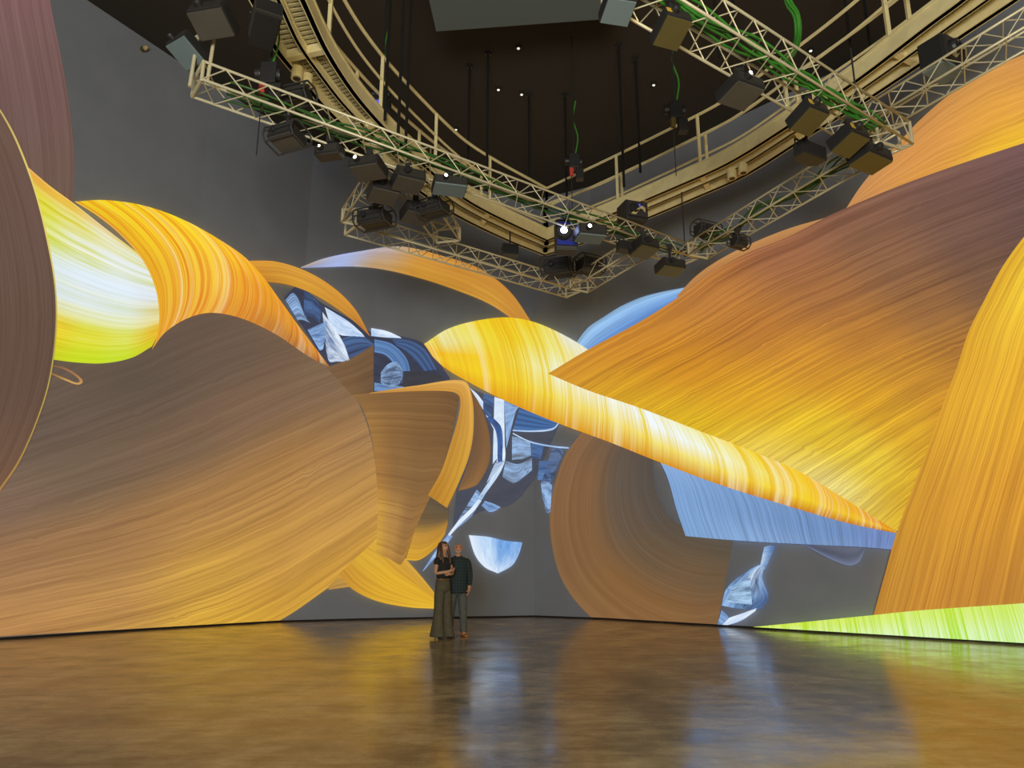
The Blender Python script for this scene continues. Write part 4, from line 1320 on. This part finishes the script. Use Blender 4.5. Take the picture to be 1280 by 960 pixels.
def legs(s, pel, fx, male):
    for q, (x, y) in zip((-1, 1), fx):
        h = s.add((q * 0.085, 0, 0.88), 0.088, pel)
        k = s.add((q * 0.085 * .4 + x * .6, -0.012, 0.49), 0.058, h)
        a = s.add((x, y + 0.01, 0.09), 0.042, k)
        s.add((x + q * .01, y - 0.10, 0.045), (0.036, 0.028), a)

def fit_height(foot_px, top_py, h0):
    p = atz(*foot_px, 0)
    lo, hi = 0.5, 3.0
    for _ in range(40):
        m_ = (lo + hi) / 2
        if proj(Vector((p.x, p.y, m_)))[1] > top_py:
            lo = m_
        else:
            hi = m_
    return p, lo / h0

# --- the man
p, sc = fit_height((571, 795.5), 675, 1.79)
man = thing('person', p, 'bald bearded man in a dark plaid shirt and grey jeans standing by the woman', 'person', None, math.radians(6))
man.scale = (sc, sc, sc)
s = Skel()
pel, sh, hm = body_core(s, True)
arms = []
for q, i in zip((-1, 1), sh):
    el = s.add((q * 0.235, 0.035, 1.13), 0.044, i)
    wr = s.add((q * 0.225, -0.045, 0.90), 0.031, el)
    s.hand(wr, (q * 0.225, -0.045, 0.90), (-q * 0.12, -0.15, -1), (-q * .25, -1, 0), (-q, 0.1, 0), q)
    arms.append((s.v[i], s.v[el], s.v[wr]))
fm = [(-0.14, 0.03), (0.125, -0.03)]
legs(s, pel, fm, True)
skin_body('body', s.v, s.e, s.r, M['skin_ruddy'], man)
face(man, 1.635, -0.012, (M['lip'], M['grey_beard']))
b = MB()   # beard wraps the jaw
b.rings([ell((0, -0.040, z), rx, ry, 20) for z, rx, ry in ((1.525, 0.020, 0.022), (1.540, 0.052, 0.050), (1.565, 0.068, 0.062), (1.585, 0.072, 0.058), (1.600, 0.060, 0.040))])
b.build('beard', M['grey_beard'], man, smooth=True, sub=1)
b = MB()   # plaid shirt, untucked, with sleeves and collar
b.rings([ell((0, y, z), rx, ry, 24) for z, rx, ry, y in ((0.775, 0.195, 0.145, 0), (0.80, 0.196, 0.146, 0), (0.95, 0.185, 0.142, 0), (1.10, 0.178, 0.138, -.01), (1.27, 0.190, 0.138, 0), (1.38, 0.205, 0.125, 0.005), (1.445, 0.165, 0.105, 0.01), (1.485, 0.085, 0.075, 0.005))])
for a, e, w in arms:
    a, e, w = Vector(a), Vector(e), Vector(w)
    b.tube([a + Vector((-a.x * .25, 0, 0.0)), a, a.lerp(e, .5), e, e.lerp(w, .5), e.lerp(w, 0.97)], [0.075, 0.078, 0.070, 0.062, 0.054, 0.046], 16)
shirt = b.build('plaid_shirt', M['plaid'], man, smooth=True, sub=1)
b = MB()
b.tube([(-0.07, 0.03, 1.475), (-0.062, -0.05, 1.478), (0, -0.085, 1.445), (0.062, -0.05, 1.478), (0.07, 0.03, 1.475)], [0.016, 0.016, 0.010, 0.016, 0.016], 8)
b.build('collar', M['plaid'], shirt, smooth=True)
b = MB()
b.rings([ell((0, 0, z), rx, ry, 24) for z, rx, ry in ((0.74, 0.165, 0.115), (0.82, 0.178, 0.125), (0.95, 0.172, 0.125), (1.0, 0.165, 0.12))])
for q, (x, y) in zip((-1, 1), fm):
    b.rings([ell((q * 0.088 * (1 - t) + x * t, y * t, z), rx, ry, 18) for z, rx, ry, t in ((0.86, 0.095, 0.115, 0), (0.70, 0.092, 0.105, .2), (0.50, 0.076, 0.085, .55), (0.30, 0.070, 0.078, .8), (0.12, 0.068, 0.078, 1), (0.075, 0.072, 0.084, 1))])
b.build('jeans', M['grey_denim'], man, smooth=True, sub=1)
def shoe(root, x, y, m, L=0.28, W=0.098, heel=0.0, rz=0.0):
    b = MB()
    R = Matrix.Rotation(rz, 3, 'Z')
    pr = ((0.085, 0.036, 0.075), (0.06, 0.045, 0.105), (0.0, 0.046, 0.10), (-0.06, 0.046, 0.078), (-0.12, 0.050, 0.06), (-0.17, 0.043, 0.05), (-0.195, 0.020, 0.035))
    rows = []
    for yy, hw, hh in pr:
        k = L / 0.28
        dz = heel * max(0.0, min(1.0, (yy + 0.10) / 0.17))
        rows.append([Vector((x, y, 0)) + R @ Vector((hw * W / 0.098 * cx, yy * k, dz + hh * cz)) for cx, cz in ((-1, 0.0), (-1, 0.35), (-.7, 0.85), (0, 1), (.7, 0.85), (1, 0.35), (1, 0.0), (0, 0))])
    b.rings(rows)
    so = b.build('shoe', m, root, smooth=True, sub=1)
    if heel:
        b = MB()
        q = Vector((x, y, 0)) + R @ Vector((0, 0.075 * L / .28, 0))
        b.tube([(q.x, q.y, 0.0), (q.x, q.y, heel * .6), (q.x, q.y - 0.01, heel + 0.02)], [0.008, 0.011, 0.026], 10)
        b.build('heel', m, so, smooth=True)
    return so
for (x, y), a in zip(fm, (-0.3, 0.35)):
    shoe(man, x, y, M['tan_leather'], rz=a)

# --- the woman
p, sc = fit_height((552, 798.5), 674, 1.86)
wom = thing('person', p, 'woman with long brown hair, arms crossed, black top and flared olive trousers', 'person', None, math.radians(48))
wom.scale = (sc, sc, sc)
up = 0.075
s = Skel()
pel, sh, hm = body_core(s, False)
# right arm (towards the viewer) and left arm, folded over each other
e1 = s.add((-0.215, -0.02, 1.13), 0.038, sh[0])
w1 = s.add((-0.02, -0.215, 1.175), 0.027, e1)
s.hand(w1, s.v[w1], (0.95, -0.05, 0.25), (0.0, -0.2, 1), (0, 1, 0), 1)
e2 = s.add((0.215, -0.04, 1.13), 0.038, sh[1])
w2 = s.add((0.045, -0.170, 1.115), 0.027, e2)
s.hand(w2, s.v[w2], (-0.95, -0.1, 0.1), (0, 0.1, 1), (0, 1, 0), -1)
fw = [(-0.10, 0.02), (0.09, -0.05)]
legs(s, pel, fw, False)
sv = [(x, y, z + up) for x, y, z in s.v]
skin_body('body', sv, s.e, s.r, M['skin'], wom)
face(wom, 1.635 + up, -0.012, (M['lip'], M['brown_hair']))
b = MB()
b.rings([ell((0, y, z + up), rx, ry, 22) for z, rx, ry, y in ((1.01, 0.150, 0.115, 0), (1.10, 0.140, 0.110, 0), (1.20, 0.146, 0.118, -.01), (1.28, 0.158, 0.132, -.015), (1.37, 0.158, 0.105, 0), (1.42, 0.110, 0.080, 0.005), (1.455, 0.075, 0.062, 0.005))])
for k, i in enumerate(sh):
    a = Vector(sv[i])
    e = Vector(sv[(e1, e2)[k]])
    b.tube([a + Vector((-a.x * .3, 0, 0)), a, a.lerp(e, .25), a.lerp(e, .42)], [0.066, 0.068, 0.062, 0.056], 14)
b.build('black_top', M['black_cloth'], wom, smooth=True, sub=1)
b = MB()
b.rings([ell((0, 0, z + up), rx, ry, 22) for z, rx, ry in ((0.76, 0.160, 0.125), (0.86, 0.170, 0.134), (0.96, 0.160, 0.124), (1.045, 0.143, 0.110))])
for q, (x, y) in zip((-1, 1), fw):
    b.rings([ell((q * 0.080 * (1 - t) + x * t, y * t + 0.0, z), rx, ry, 18) for z, rx, ry, t in ((0.95, 0.090, 0.118, 0), (0.78, 0.092, 0.112, .2), (0.56, 0.078, 0.092, .5), (0.36, 0.086, 0.108, .75), (0.18, 0.106, 0.140, .95), (0.045, 0.128, 0.175, 1.05), (0.035, 0.126, 0.172, 1.05))])
b.build('flared_trousers', M['olive_cloth'], wom, smooth=True, sub=1)
b = MB()
b.rings([ell((0, 0, z + up), rx, ry, 22) for z, rx, ry in ((1.000, 0.156, 0.120), (1.035, 0.150, 0.116))])
b.build('belt', M['belt'], wom, smooth=True)
b = MB()   # long hair: cap and fall behind the shoulders
rows = []
for z, rx, ry, y in ((1.745, 0.030, 0.034, 0.0), (1.735, 0.066, 0.072, 0.006), (1.70, 0.094, 0.098, 0.018), (1.65, 0.102, 0.088, 0.042), (1.58, 0.106, 0.082, 0.052), (1.50, 0.116, 0.074, 0.060), (1.42, 0.126, 0.064, 0.072), (1.34, 0.116, 0.050, 0.090), (1.28, 0.080, 0.030, 0.098)):
    rows.append(ell((0, y, z + up), rx, ry, 22))
b.rings(rows)
for q in (-1, 1):
    b.tube([(q * 0.080, -0.02, 1.69 + up), (q * 0.100, -0.035, 1.60 + up), (q * 0.104, -0.05, 1.50 + up), (q * 0.10, -0.085, 1.40 + up), (q * 0.085, -0.11, 1.30 + up)], [0.022, 0.032, 0.036, 0.032, 0.012], 10)
b.build('long_hair', M['brown_hair'], wom, smooth=True, sub=1)
for (x, y), a in zip(fw, (-0.15, 0.2)):
    shoe(wom, x, y, M['black_leather'], L=0.25, W=0.085, heel=0.075, rz=a)
